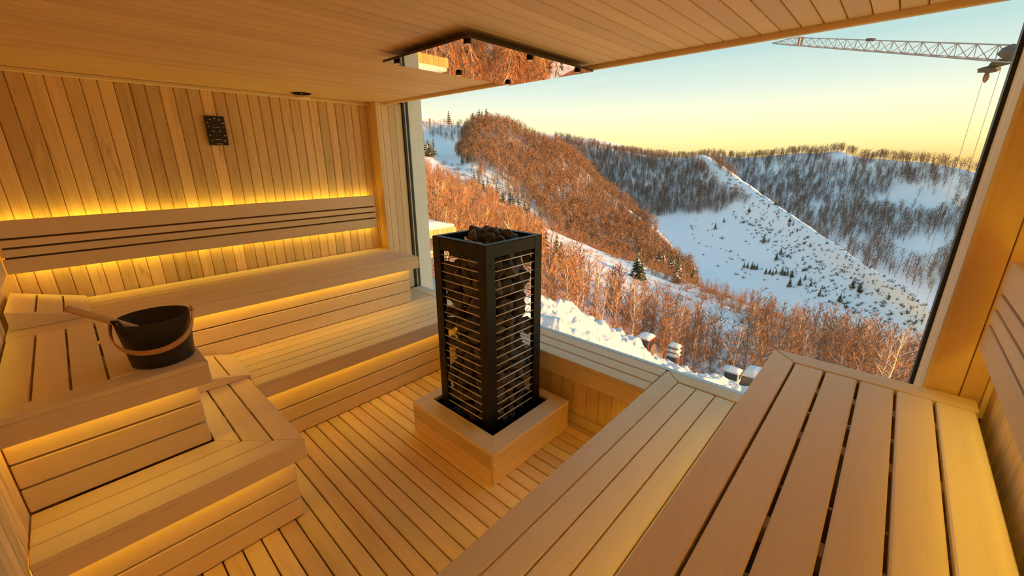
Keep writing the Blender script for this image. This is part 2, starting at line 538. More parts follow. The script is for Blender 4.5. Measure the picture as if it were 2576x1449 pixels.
# upper wing on the left
b3 = empty('sauna_bench', (-0.05, 2.4, ZU))
tag(b3, 'upper slatted wooden wing bench on the left carrying the black bucket', 'bench', 'slatted sauna benches')
x0 = XL + 0.004
gaps = [-0.231, -0.132, -0.032, 0.068, 0.166]
edges = [x0] + gaps + [0.2585]
for a, b in zip(edges, edges[1:]):
    last = b > 0.2
    if last:
        prism('plank', [(a + 0.004, 2.875), (a + 0.004, 2.046), (b, 1.952), (b, 2.875)], ZU - 0.022, ZU, W, b3, 'y')
    else:
        board('plank', a + 0.004, b - 0.004, 2.050, 2.875, ZU - 0.022, ZU, W, b3, 'y')
prism('end_board', [(x0, 1.950), (0.2565, 1.950), (0.164, 2.043), (x0, 2.043)], ZU - 0.022, ZU, W, b3, 'x')
board('end_board', x0, 0.2585, 2.880, 2.896, ZU - 0.022, ZU, W, b3, 'x')
board('fascia', x0, 0.2585, 1.952, 1.978, ZU - 0.100, ZU - 0.0225, W, b3, 'x')
board('fascia', 0.2325, 0.2585, 1.979, 2.895, ZU - 0.100, ZU - 0.0225, W, b3, 'y')
riser_x(b3, x0, 0.216, 2.040, UPZ)
riser_y(b3, 0.216, 2.063, 2.984, UPZ)
cross(b3, [(x0, 0.23, y, y + 0.05, ZU) for y in (2.25, 2.55, 2.80)])
led(x0 + 0.01, 0.19, 2.019, 2.029, ZU - 0.080, ZU - 0.072, b3)
led(0.224, 0.231, 2.06, 2.88, ZU - 0.080, ZU - 0.072, b3)

# lower wing: boards turn the corner in three mitred courses
b4 = empty('sauna_bench', (0.2, 2.1, ZL))
tag(b4, 'lower slatted wooden step bench wrapping around the wing in mitred courses', 'bench', 'slatted sauna benches')
P = 0.0985
for i in range(3):
    xo, yo = 0.503 - i * P, 1.748 + i * P
    xi, yi = xo - P + 0.0035, yo + P - 0.0035
    if i == 2: yi = 2.036; xi = 0.225
    prism('plank', [(x0, yo), (xo - 0.001, yo), (xi - 0.001, yi), (x0, yi)], ZL - 0.022, ZL, W, b4, 'x')
    g = 0.004 if i else 0.0
    prism('plank', [(xo - g, yo + 0.001), (xo - g, 2.98), (xi, 2.98), (xi, yi + 0.001)], ZL - 0.022, ZL, W, b4, 'y')
board('fascia', x0, 0.503, 1.750, 1.776, ZL - 0.100, ZL - 0.0225, W, b4, 'x')
board('fascia', 0.477, 0.503, 1.777, 2.424, ZL - 0.100, ZL - 0.0225, W, b4, 'y')
riser_x(b4, x0, 0.468, 1.835, LOZ)
riser_y(b4, 0.468, 1.858, 2.509, LOZ)
cross(b4, [(0.24, 0.47, y, y + 0.05, ZL) for y in (2.03, 2.22, 2.42)])
led(x0 + 0.01, 0.44, 1.814, 1.824, ZL - 0.080, ZL - 0.072, b4)
led(0.469, 0.476, 1.85, 2.42, ZL - 0.080, ZL - 0.072, b4)

# upper bench on the right
b5 = empty('sauna_bench', (0.8, -0.05, ZU))
tag(b5, 'upper slatted wooden bench in the right foreground, boards pointing at the window', 'bench', 'slatted sauna benches')
GY = [0.258, 0.171, 0.071, -0.031, -0.132, -0.230, -0.331]
prism('plank', [(XL + 0.004, GY[0]), (1.946, GY[0]), (1.858, GY[1] + 0.004), (XL + 0.004, GY[1] + 0.004)], ZU - 0.024, ZU, W, b5, 'x')
for a, b in zip(GY[1:], GY[2:]):
    board('plank', XL + 0.004, 1.853, b + 0.0045, a - 0.0045, ZU - 0.024, ZU, W, b5, 'x', 0.004)
prism('end_board', [(1.950, GY[0] - 0.002), (1.950, -0.335), (1.860, -0.335), (1.860, GY[1] + 0.003)], ZU - 0.024, ZU, W, b5, 'y')
board('fascia', XL + 0.004, 1.946, 0.230, 0.256, ZU - 0.100, ZU - 0.0245, W, b5, 'x')
board('fascia', 1.922, 1.948, -0.33, 0.228, ZU - 0.100, ZU - 0.0245, W, b5, 'y')
for a, b in UPZ:
    board('riser_slat', XL + 0.004, 1.90, 0.178, 0.200, a, b, W, b5, 'x', 0.004)
riser_y(b5, 1.90, -0.335, 0.177, UPZ)  # end slats added to keep daylight out of the gaps above
cross(b5, [(x, x + 0.045, -0.33, 0.14, ZU) for x in (0.05, 0.50, 0.93, 1.36, 1.70)])
for x in (0.78, 1.10, 1.52):
    tube('rod', [(x, -0.32, ZU - 0.03), (x, 0.14, ZU - 0.03)], 0.004, M['steel'], b5, 6)
led(XL + 0.05, 1.89, 0.209, 0.217, ZU - 0.080, ZU - 0.072, b5)

# lower bench on the right
b6 = empty('sauna_bench', (0.9, 0.5, ZL))
tag(b6, 'lower slatted wooden bench in front of the right bench, mitred at the window', 'bench', 'slatted sauna benches')
GY = [0.798, 0.700, 0.600, 0.500, 0.402, 0.302, 0.2]
prism('plank', [(XL + 0.004, GY[0]), (2.226, GY[0]), (2.132, GY[1] + 0.003), (XL + 0.004, GY[1] + 0.003)], ZL - 0.024, ZL, W, b6, 'x')
for a, b in zip(GY[1:], GY[2:]):
    board('plank', XL + 0.004, 2.122, b + 0.003, a - 0.003, ZL - 0.024, ZL, W, b6, 'x', 0.004)
prism('end_board', [(2.228, GY[0] - 0.002), (2.228, -0.19), (2.135, -0.19), (2.135, GY[1] + 0.002)], ZL - 0.024, ZL, W, b6, 'y')
board('fascia', XL + 0.004, 1.92, 0.770, 0.796, ZL - 0.100, ZL - 0.0245, W, b6, 'x')
for a, b in LOZ:
    board('riser_slat', XL + 0.004, 1.995, 0.690, 0.712, a, b, W, b6, 'x', 0.004)
cross(b6, [(x, x + 0.045, 0.20, 0.68, ZL) for x in (0.2, 0.8, 1.4, 1.95)])
led(XL + 0.05, 1.95, 0.722, 0.732, ZL - 0.080, ZL - 0.072, b6)

# ------------------------------------------------------------------ backrests: four boards off the wall, light strip along the top and the bottom
BZ = ((1.278, 1.370), (1.228, 1.267), (1.176, 1.217), (1.085, 1.165))
br = empty('backrest', (0.8, 3.45, 1.085))
tag(br, 'long backrest of four boards glowing above and below under the black gauge', 'backrest', 'slatted backrests')
for a, b in BZ:
    board('plank', -0.290, 1.897, 3.425, 3.447, a, b, W, br, 'x', 0.003)
for x in (0.05, 0.72, 1.25, 1.80):
    board('batten', x, x + 0.045, 3.452, 3.498, 1.12, 1.34, W, br, 'z', 0.002)
board('gap_shade_board', -0.28, 1.89, 3.4475, 3.4515, 1.135, 1.31, M['dark_gap'], br, 'x', 0)  # added dark board, stops the strip glow showing through the gaps
led(-0.27, 1.885, 3.456, 3.468, 1.345, 1.349, br)
led(-0.27, 1.885, 3.456, 3.468, 1.106, 1.110, br)
br = empty('backrest', (0.8, -0.32, 1.085))
tag(br, 'slatted backrest with a warm glow behind it on the wall at the far right', 'backrest', 'slatted backrests')
for a, b in BZ:
    board('plank', XL + 0.004, 1.890, -0.310, -0.288, a, b, W, br, 'x', 0.003)
for x in (0.1, 0.95, 1.75):
    board('batten', x, x + 0.045, -0.357, -0.315, 1.12, 1.34, W, br, 'z', 0.002)
board('gap_shade_board', XL + 0.03, 1.88, -0.3145, -0.3105, 1.135, 1.31, M['dark_gap'], br, 'x', 0)  # the same added board, keeps this backrest's gaps dark
led(XL + 0.03, 1.870, -0.332, -0.320, 1.345, 1.349, br)
led(XL + 0.03, 1.870, -0.332, -0.320, 1.106, 1.110, br)
br = empty('backrest', (-0.31, 2.7, 1.085))
tag(br, 'slatted backrest seen almost edge on at the left edge above the wing', 'backrest', 'slatted backrests')
for a, b in BZ:
    board('plank', -0.316, -0.294, 1.96, 3.424, a, b, W, br, 'y', 0.003)
led(-0.322, -0.316, 1.98, 3.40, 1.345, 1.349, br)
led(-0.322, -0.316, 1.98, 3.40, 1.106, 1.110, br)
for y in (2.1, 2.7, 3.3):
    board('batten', -0.328, -0.316, y, y + 0.045, 1.12, 1.34, W, br, 'z', 0.002)

# ------------------------------------------------------------------ headrests: sloping wedges of slats at the left ends of the benches


def headrest(label, x0, x1, y0, y1, z, h, n):
    hr = empty('headrest', ((x0 + x1) / 2, (y0 + y1) / 2, z))
    tag(hr, label, 'headrest', 'wedge headrests')
    e = 0.014
    for ya, yb in ((y0, y0 + 0.022), (y1 - 0.022, y1)):
        prism('side_panel', [(x0, z + 0.001), (x1, z + 0.001), (x1, z + e), (x0, z + h)], ya, yb, W, hr, 'x', 0.002, 'xz')
    p = (x1 - x0) / n
    sl = (e - h) / (x1 - x0)
    for i in range(n):
        a, b = x0 + i * p + (0.004 if i else 0.0), x0 + (i + 1) * p - (0.004 if i < n - 1 else 0.0)
        za, zb = z + h + sl * (a - x0), z + h + sl * (b - x0)
        prism('slat', [(a, za), (b, zb), (b, max(zb - 0.018, z + 0.001)), (a, za - 0.018)], y0 + 0.023, y1 - 0.023, W, hr, 'y', 0.002, 'xz')


headrest('sloping wooden headrest of three slats at the left end of the upper bench', -0.312, -0.030, 3.016, 3.470, ZU, 0.098, 3)
headrest('sloping wooden headrest low behind the wing, at the start of the lower bench', 0.228, 0.520, 2.556, 2.952, ZL, 0.090, 3)

# ------------------------------------------------------------------ heater surround set into the floor
ps = empty('heater_surround', (1.56, 1.64, 0))
tag(ps, 'low square wooden surround in two courses with a mitred rim around the stove', 'surround')
PX0, PX1, PY0, PY1, PZ = 1.224, 1.900, 1.274, 2.000, 0.205
IX0, IX1, IY0, IY1 = 1.331, 1.836, 1.384, 1.926
rim = [((PX0, PY0), (PX1, PY0), (IX1, IY0), (IX0, IY0), 'x'), ((PX1, PY0), (PX1, PY1), (IX1, IY1), (IX1, IY0), 'y'),
       ((PX1, PY1), (PX0, PY1), (IX0, IY1), (IX1, IY1), 'x'), ((PX0, PY1), (PX0, PY0), (IX0, IY0), (IX0, IY1), 'y')]
for a, b, c, d, ax in rim:
    prism('rim_board', [a, b, c, d], PZ - 0.024, PZ, M['bench'], ps, ax, 0.0015)
for z0, z1 in ((0.001, 0.0885), (0.091, 0.1805)):
    board('side_board', PX0 + 0.001, PX1 - 0.001, PY0 + 0.001, PY0 + 0.022, z0, z1, M['floor'], ps, 'x', 0.002)
    board('side_board', PX0 + 0.001, PX1 - 0.001, PY1 - 0.022, PY1 - 0.001, z0, z1, M['floor'], ps, 'x', 0.002)
    board('side_board', PX0 + 0.001, PX0 + 0.022, PY0 + 0.023, PY1 - 0.023, z0, z1, M['floor'], ps, 'y', 0.002)
    board('side_board', PX1 - 0.022, PX1 - 0.001, PY0 + 0.023, PY1 - 0.023, z0, z1, M['floor'], ps, 'y', 0.002)
for a, b, c, d in ((IX0 - 0.004, IX1 + 0.004, IY0 - 0.004, IY0), (IX0 - 0.004, IX1 + 0.004, IY1, IY1 + 0.004), (IX0 - 0.004, IX0, IY0, IY1), (IX1, IX1 + 0.004, IY0, IY1)):
    board('pan_side', a, b, c, d, 0.012, PZ - 0.025, M['pit'], ps, 'x', 0)
board('pan_floor', IX0, IX1, IY0, IY1, 0.006, 0.012, M['pit'], ps, 'x', 0)

# ------------------------------------------------------------------ tower stove
SX0, SX1, SY0, SY1, ST = 1.378, 1.832, 1.455, 1.893, 1.258
SX1 = 1.824
st = empty('sauna_stove', ((SX0 + SX1) / 2, (SY0 + SY1) / 2, 0.012))
tag(st, 'tall black square tower stove filled with dark stones behind thin steel rods', 'stove')
PW, T = 0.062, 0.004
for cx, sx in ((SX0, 1), (SX1, -1)):
    for cy, sy in ((SY0, 1), (SY1, -1)):
        bm = bmesh.new()
        # L angle with a return lip on each flange
        pts = [(0, 0), (PW, 0), (PW, 0.020), (PW - T, 0.020), (PW - T, T), (T, T), (T, PW - T), (0.020, PW - T), (0.020, PW), (0, PW)]
        zc = (ST + 0.012) / 2
        lo = [bm.verts.new((sx * a, sy * b, 0.012 - zc)) for a, b in pts]
        hi = [bm.verts.new((sx * a, sy * b, ST - 0.003 - zc)) for a, b in pts]
        k = len(pts)
        bm.faces.new(lo); bm.faces.new(hi)
        for i in range(k):
            bm.faces.new((lo[i], lo[(i + 1) % k], hi[(i + 1) % k], hi[i]))
        bmesh.ops.recalc_face_normals(bm, faces=bm.faces)
        post = link('post', bm_mesh(bm, 'post'), M['black'], st, (cx, cy, zc))
        for zz in (1.150, 0.640, 0.30):
            for dx, dy, rx in ((0.031, -0.0012, 'y'), (-0.0012, 0.031, 'x')):
                p0 = Vector((cx + sx * dx, cy + sy * dy, zz))
                n = Vector((0, -sy, 0)) if rx == 'y' else Vector((-sx, 0, 0))
                tube('screw', [p0, p0 + n * 0.002], [0.0055, 0.004], M['frame_black'], post, 10, False)
e = 0.0015
for z0, z1 in ((ST - 0.072, ST - 0.004), (0.100, 0.166)):
    nm = 'top_rail' if z0 > 0.5 else 'bottom_rail'
    board(nm, SX0 + PW + e, SX1 - PW - e, SY0 + 0.001, SY0 + 0.005, z0, z1, M['black'], st, 'x', 0.001)
    board(nm, SX0 + PW + e, SX1 - PW - e, SY1 - 0.005, SY1 - 0.001, z0, z1, M['black'], st, 'x', 0.001)
    board(nm, SX0 + 0.001, SX0 + 0.005, SY0 + PW + e, SY1 - PW - e, z0, z1, M['black'], st, 'y', 0.001)
    board(nm, SX1 - 0.005, SX1 - 0.001, SY0 + PW + e, SY1 - PW - e, z0, z1, M['black'], st, 'y', 0.001)
# flat rim on top, four mitred strips
rw = 0.034
q = [(SX0, SY0), (SX1, SY0), (SX1, SY1), (SX0, SY1)]
qi = [(SX0 + rw, SY0 + rw), (SX1 - rw, SY0 + rw), (SX1 - rw, SY1 - rw), (SX0 + rw, SY1 - rw)]
for i in range(4):
    prism('rim_strip', [q[i], q[(i + 1) % 4], qi[(i + 1) % 4], qi[i]], ST - 0.003, ST, M['black'], st, 'x', 0.0008)
# inner lip below the rim
for a, b, c, d in ((SX0 + rw, SX1 - rw, SY0 + rw - 0.003, SY0 + rw), (SX0 + rw, SX1 - rw, SY1 - rw, SY1 - rw + 0.003), (SX0 + rw - 0.003, SX0 + rw, SY0 + rw, SY1 - rw), (SX1 - rw, SX1 - rw + 0.003, SY0 + rw, SY1 - rw)):
    board('inner_lip', a, b, c, d, ST - 0.072, ST - 0.0035, M['black'], st, 'x', 0)
board('base_plate', SX0 + 0.03, SX1 - 0.03, SY0 + 0.03, SY1 - 0.03, 0.10, 0.12, M['black'], st, 'x', 0.001)

# steel rods on the four faces
rr_ = 0.0033
for i in range(20):
    z = 1.158 - i * 0.0497
    for y in (SY0 + 0.008, SY1 - 0.008):
        tube('rod', [(SX0 + 0.030, y, z), (SX1 - 0.030, y, z)], rr_, M['steel'], st, 6)
    for x in (SX0 + 0.008, SX1 - 0.008):
        tube('rod', [(x, SY0 + 0.030, z), (x, SY1 - 0.030, z)], rr_, M['steel'], st, 6)

# stones
stone_meshes = []
for k in range(9):
    bm = bmesh.new()
    bmesh.ops.create_icosphere(bm, subdivisions=2, radius=1.0)
    r2 = random.Random(50 + k)
    planes = [(Vector((r2.gauss(0, 1), r2.gauss(0, 1), r2.gauss(0, 1))).normalized(), r2.uniform(0.50, 0.86)) for _ in range(13)]
    for v in bm.verts:
        p = v.co.copy()
        for nrm, d in planes:
            if p.dot(nrm) > d: p -= nrm * (p.dot(nrm) - d)
        v.co = p * (1 + r2.uniform(-0.025, 0.025))
    me = bm_mesh(bm, 'stone')
    me.materials.append(M['stone'])
    stone_meshes.append(me)
cx, cy = (SX0 + SX1) / 2, (SY0 + SY1) / 2
outer, inner = [], []
nl, half = 19, 0.160
for L in range(nl):
    z = 0.155 + L * 0.0572
    for i in range(5):
        for j in range(5):
            u, v = (i - 2) / 2, (j - 2) / 2
            x = cx + u * half + rnd.uniform(-0.02, 0.02) * (1 if abs(u) < 1 else 0.5)
            y = cy + v * half + rnd.uniform(-0.02, 0.02) * (1 if abs(v) < 1 else 0.5)
            zz = z + rnd.uniform(-0.022, 0.022) + (0.02 if (i + j) % 2 else 0)
            s = rnd.uniform(0.041, 0.058)
            edge = max(abs(i - 2), abs(j - 2)) == 2
            near = i == 0 or j == 0
            corner = abs(i - 2) == 2 and abs(j - 2) == 2
            if corner and rnd.random() < 0.45: continue
            if L == nl - 1: outer.append((1, x, y, zz, s * 1.02)); continue
            if edge: outer.append((0 if near else 2, x, y, zz, s))
            else: inner.append((x, y, zz, 0.045))
for x, y, z, s in ((cx - 0.02, cy + 0.09, 1.262, 0.034), (cx + 0.045, cy + 0.06, 1.250, 0.038), (cx - 0.085, cy + 0.03, 1.238, 0.042), (cx + 0.03, cy - 0.03, 1.240, 0.046),
                   (cx - 0.05, cy - 0.07, 1.228, 0.044), (cx + 0.10, cy - 0.06, 1.230, 0.042), (cx + 0.115, cy + 0.05, 1.228, 0.040), (cx - 0.02, cy - 0.13, 1.222, 0.038), (cx + 0.05, cy + 0.12, 1.226, 0.038)):
    outer.append((0, x, y, z + 0.020, s * 1.12))
outer.sort(key=lambda q: q[0])


def stone_pose(s):
    return (rnd.uniform(0, 6.3), rnd.uniform(0, 6.3), rnd.uniform(0, 6.3)), (s * rnd.uniform(0.85, 1.15), s * rnd.uniform(0.75, 1.05), s * rnd.uniform(0.8, 1.1))


for k, x, y, z, s in outer[:300]:
    o = link('stone', rnd.choice(stone_meshes), None, st, (x, y, z))
    o.rotation_euler, o.scale = stone_pose(s)
bm = bmesh.new()
for x, y, z, s in inner + [q[1:] for q in outer[300:]]:
    rot, sc = stone_pose(s)
    from mathutils import Euler
    mat4 = Matrix.Translation((x - cx, y - cy, z - 0.6)) @ Euler(rot).to_matrix().to_4x4() @ Matrix.Diagonal((*sc, 1))
    tmp = bmesh.new()
    bmesh.ops.create_icosphere(tmp, subdivisions=1, radius=0.95)
    tmp.transform(mat4)
    mm = bpy.data.meshes.new('tmp'); tmp.to_mesh(mm); tmp.free()
    bm.from_mesh(mm); bpy.data.meshes.remove(mm)
core = link('stone_core', bm_mesh(bm, 'stone_core'), M['stone'], st, (cx, cy, 0.6))
tag(core, kind='stuff')
# sensor probe resting among the top stones
tube('sensor_probe', [(SX0 + 0.045, SY0 + 0.20, 1.205), (SX0 + 0.045, SY0 + 0.205, 1.272)], [0.009, 0.006], M['steel'], st, 10)
tube('probe_wire', [(SX0 + 0.047, SY0 + 0.21, 1.262), (SX0 + 0.09, SY0 + 0.19, 1.240), (SX0 + 0.13, SY0 + 0.16, 1.232)], 0.0025, M['steel'], st, 6)

# ------------------------------------------------------------------ mirror plate under the ceiling
mp_ = empty('heat_shield', (1.55, 1.55, ZC))
tag(mp_, 'bronze mirror plate hung under the ceiling above the stove, reflecting the slope', 'heat shield')
HX0, HX1, HY0, HY1, HZ = 1.150, 2.010, 1.285, 1.876, 2.0985
board('plate_core', HX0, HX1, HY0, HY1, HZ + 0.0008, HZ + 0.010, M['plate_edge'], mp_, 'x', 0)
board('mirror_face', HX0 + 0.001, HX1 - 0.001, HY0 + 0.001, HY1 - 0.001, HZ, HZ + 0.0007, M['copper_mirror'], mp_, 'x', 0)
for a, b, c, d in ((HX0 + 0.09, HX1 - 0.09, HY0 + 0.09, HY0 + 0.098), (HX0 + 0.09, HX1 - 0.09, HY1 - 0.098, HY1 - 0.09), (HX0 + 0.09, HX0 + 0.098, HY0 + 0.098, HY1 - 0.098), (HX1 - 0.098, HX1 - 0.09, HY0 + 0.098, HY1 - 0.098)):
    board('gap_shade_strip', a, b, c, d, HZ + 0.0102, ZC - 0.0005, M['plate_edge'], mp_, 'x', 0)  # dark strips added only to darken the gap above the plate
for x in (1.178, 1.545, 1.915):
    for y in (1.318, 1.802):
        lathe('cap_nut', [(0, HZ - 0.0135 - 2.1), (0.011, HZ - 0.0135 - 2.1), (0.0135, HZ - 0.0121 - 2.1), (0, HZ - 0.0121 - 2.1)], M['steel'], mp_, (x, y, 2.1), 20)
        s_ = lathe('standoff', [(0, HZ - 0.012 - 2.1), (0.0135, HZ - 0.012 - 2.1), (0.0155, HZ - 0.010 - 2.1), (0.0155, HZ - 2.1), (0.0, HZ - 2.1)], M['black'], mp_, (x, y, 2.1), 20)

# ------------------------------------------------------------------ ceiling air valve
vt = empty('air_valve', (1.345, 3.345, ZC))
tag(vt, 'round wooden air valve with a black gap under the ceiling', 'vent')
lathe('valve_ring', [(0.050, 0.0), (0.066, 0.0), (0.067, -0.003), (0.062, -0.006), (0.050, -0.006)], M['black'], vt, (1.355, 3.345, ZC), 36)
lathe('valve_throat', [(0, -0.0005), (0.052, -0.0005), (0.052, -0.004)], M['pit'], vt, (1.355, 3.345, ZC), 32)
lathe('valve_stem', [(0.006, 0), (0.006, -0.022)], M['steel'], vt, (1.355, 3.345, ZC), 10)
lathe('valve_disc', [(0, 0.004), (0.050, 0.004), (0.056, 0.0), (0.054, -0.006), (0.046, -0.010), (0, -0.012)], M['bench'], vt, (1.350, 3.335, ZC - 0.030), 36)

# ------------------------------------------------------------------ black gauge on the wall
gx, gy, gz = 0.813, YB - 0.016, 1.862
gg = empty('sauna_gauge', (gx, gy, gz))
tag(gg, 'black rectangular thermometer and hygrometer plate on the plank wall', 'gauge')
GW, GH = 0.114, 0.186
board('gauge_plate', gx - GW / 2, gx + GW / 2, gy - 0.006, gy, gz - GH / 2, gz + GH / 2, M['dial'], gg, 'x', 0.0015)
board('gauge_box', gx - GW / 2 + 0.012, gx + GW / 2 - 0.012, gy, gy + 0.016, gz - GH / 2 + 0.012, gz + GH / 2 - 0.012, M['dial'], gg, 'x', 0)
fy = gy - 0.0066


def text(body, x, z, size, mat, name='lettering'):
    cu = bpy.data.curves.new(name, 'FONT')
    cu.body = body; cu.size = size; cu.align_x = 'CENTER'; cu.align_y = 'CENTER'; cu.extrude = 0.0001
    cu.materials.append(mat)
    tmp = bpy.data.objects.new(name, cu)
    COL.objects.link(tmp)
    me = bpy.data.meshes.new_from_object(tmp.evaluated_get(bpy.context.evaluated_depsgraph_get()))
    bpy.data.objects.remove(tmp); bpy.data.curves.remove(cu)
    o = bpy.data.objects.new(name, me)
    o.parent = gg
    o.location = Vector((x, fy, z)) - gg.location
    o.rotation_euler = (R(90), 0, 0)
    COL.objects.link(o)
    return o


def tick(x, z, ang, r0, r1, w, mat, name='tick'):
    ca, sa = math.sin(ang), math.cos(ang)
    px, pz = x + ca * (r0 + r1) / 2, z + sa * (r0 + r1) / 2
    o = board(name, px - w / 2, px + w / 2, fy - 0.0001, fy + 0.0003, pz - (r1 - r0) / 2, pz + (r1 - r0) / 2, mat, gg, 'x', 0)
    o.rotation_euler = (0, ang, 0)
    return o


for k, (dz, labels, a0, a1, title) in enumerate(((0.038, ['0', '20', '40', '60', '80', '100', '120'], -112, 112, 'Thermometer'), (-0.040, ['0', '20', '40', '60', '80', '100'], -128, 128, 'Hygrometer'))):
    zc = gz + dz
    n = len(labels)
    for i, lab in enumerate(labels):
        a = R(a0 + (a1 - a0) * i / (n - 1))
        red = k == 0 and i == n - 1
        text(lab, gx + math.sin(a) * 0.0445, zc + math.cos(a) * 0.0395, 0.0118, M['print_red'] if red else M['print'])
        tick(gx, zc, a, 0.026, 0.031, 0.0008, M['print_dim'])
        if i < n - 1:
            for f in (0.25, 0.5, 0.75):
                tick(gx, zc, a + R((a1 - a0) / (n - 1) * f), 0.027, 0.032, 0.0006, M['print_dim'])
    text(title, gx, zc - 0.0155, 0.0072, M['print'])
    tick(gx, zc, R(-82 if k == 0 else -14), -0.006, 0.033, 0.0010, M['print_red'], 'needle')
    o = lathe('needle_hub', [(0, 0.0015), (0.002, 0.0015), (0.0025, 0)], M['print_dim'], gg, (gx, fy, zc), 12)
    o.rotation_euler = (R(90), 0, 0)
text('°C', gx, gz + 0.058, 0.008, M['print_dim'])
text('%', gx, gz - 0.022, 0.008, M['print_dim'])
text('Sentiec', gx + 0.004, gz - 0.0835, 0.0125, M['print'])

# ------------------------------------------------------------------ bucket and ladle on the wing
bx, by, bz = 0.142, 2.110, ZU
bk = empty('sauna_bucket', (bx, by, bz))
tag(bk, 'dark round metal bucket with a bent wooden handle on the upper wing', 'bucket')
H0 = 0.190
lathe('bucket_body', [(0, 0.001), (0.098, 0.001), (0.103, 0.005), (0.119, H0), (0.1195, H0 + 0.001), (0.1175, H0 + 0.001), (0.101, 0.008), (0, 0.008)], M['bucket'], bk, (bx, by, bz), 56)
# handle: flat bent hoop hinged at two lugs, swung down in front
hp = []
bm = bmesh.new()
nseg = 40
prev = None
z_p = H0 - 0.004
for i in range(nseg + 1):
    a = math.pi * i / nseg
    ext = 0.0
    rx = 0.127 * (1 + 0.07 * math.sin(a) * (1 if a < 1.57 else 0.2))
    dpt = 0.170 * math.sin(a) ** 0.75
    cxp = -rx * math.cos(a) if True else 0
    ctr = Vector((cxp, 0, 0)) + Vector((0, -0.80, -0.60)) * dpt
    # strap width lies across the hoop plane
    wdir = Vector((0, -0.60, 0.80)) * 0.0145
    nr = Vector((-math.cos(a), -0.8 * math.sin(a), -0.6 * math.sin(a))).normalized() * 0.0022
    ring = [bm.verts.new(ctr + wdir + nr), bm.verts.new(ctr + wdir - nr), bm.verts.new(ctr - wdir - nr), bm.verts.new(ctr - wdir + nr)]
    if prev:
        for k in range(4):
            bm.faces.new((prev[k], prev[(k + 1) % 4], ring[(k + 1) % 4], ring[k]))
    else:
        bm.faces.new(ring)
    prev = ring
bm.faces.new(prev[::-1])
bmesh.ops.recalc_face_normals(bm, faces=bm.faces)
hd = link('handle', bm_mesh(bm, 'handle'), M['hoop'], bk, (bx, by, bz + z_p))
hd.rotation_euler = (0, 0, R(-14))
for s in (-1, 1):
    cs, sn = math.cos(R(-14)) * s, math.sin(R(-14)) * s
    o = board('handle_end', bx + cs * 0.127 - 0.0022, bx + cs * 0.127 + 0.0022, by + sn * 0.127 - 0.013, by + sn * 0.127 + 0.013, bz + z_p - 0.006, bz + z_p + 0.024, M['hoop'], bk, 'z', 0.002)
    tube('lug', [(bx + cs * 0.116, by + sn * 0.116, bz + z_p + 0.004), (bx + cs * 0.136, by + sn * 0.136, bz + z_p + 0.004)], 0.0055, M['hoop'], bk, 10)
la = empty('ladle', (0.06, 2.08, bz + 0.10))
tag(la, 'wooden ladle leaning in the black bucket with its handle sticking out left', 'ladle')
A0, A1 = Vector((-0.078, 2.075, 1.172)), Vector((0.150, 2.09, 0.990))
tube('ladle_handle', [A0, A0.lerp(A1, 0.02), A0.lerp(A1, 0.5), A1], [0.0115, 0.0128, 0.0125, 0.0115], M['ladle'], la, 14)
o = lathe('ladle_bowl', [(0, -0.030), (0.025, -0.026), (0.036, -0.010), (0.038, 0.008), (0.036, 0.008), (0.033, -0.008), (0.022, -0.022), (0, -0.026)], M['black'], la, (0.172, 2.09, 0.962), 20)
# rope loop at the rim on the left
tube('ladle_loop', [(bx - 0.112, by - 0.03, bz + H0 + 0.002), (bx - 0.118, by - 0.045, bz + H0 + 0.020), (bx - 0.104, by - 0.055, bz + H0 + 0.020), (bx - 0.098, by - 0.058, bz + H0 + 0.001)], 0.006, M['bucket'], bk, 8)


# ------------------------------------------------------------------ land outside: lofted slopes (rows run from the foot to the crest and down the back)
ROWS = {}
ROWS['near'] = [
    [(8.2,20.4,-8.5),(17,24.7,-8.6),(31.4,24.8,-14.2),(42.9,21.5,-20.9),(49.3,16.5,-26.2),(54.1,9.8,-28.5),(58,2.3,-28.2),(59.8,-4.9,-27.4),(58.8,-11.9,-24.9)],
    [(24.2,54.9,-9.5),(40.2,57.3,-11),(61.1,48.4,-19.9),(71.2,36.5,-26.6),(75.5,26.4,-31.7),(76.5,15.1,-32.5),(75.9,4,-31.6),(74.8,-5.3,-30.5),(73.6,-14.3,-29)],
    [(50,109.1,-5.9),(72.4,101.9,-10.3),(97.9,77.8,-22.7),(106.5,55.4,-30.5),(105.3,38.1,-33.7),(102.8,21.6,-35.8),(97.8,6.1,-36.1),(93.8,-6,-35.3),(90.4,-17.2,-34.1)],
    [(85,181,4),(110.7,154.4,-5.5),(127.5,127,-18.4),(137.2,91.6,-30.3),(138.3,58.1,-36.4),(131.7,29.8,-39.5),(121.7,8.5,-40.4),(111.9,-3.4,-39.8),(103.6,-17.3,-39.5)],
    [(110.5,235.4,-26),(145.6,203.2,-35.5),(170,169.4,-48.4),(187.1,125,-60.3),(193.6,81.3,-66.4),(190.2,43,-69.5),(181.6,12.6,-70.4),(171.9,-5.2,-69.8),(162.7,-27.2,-69.5)],
]
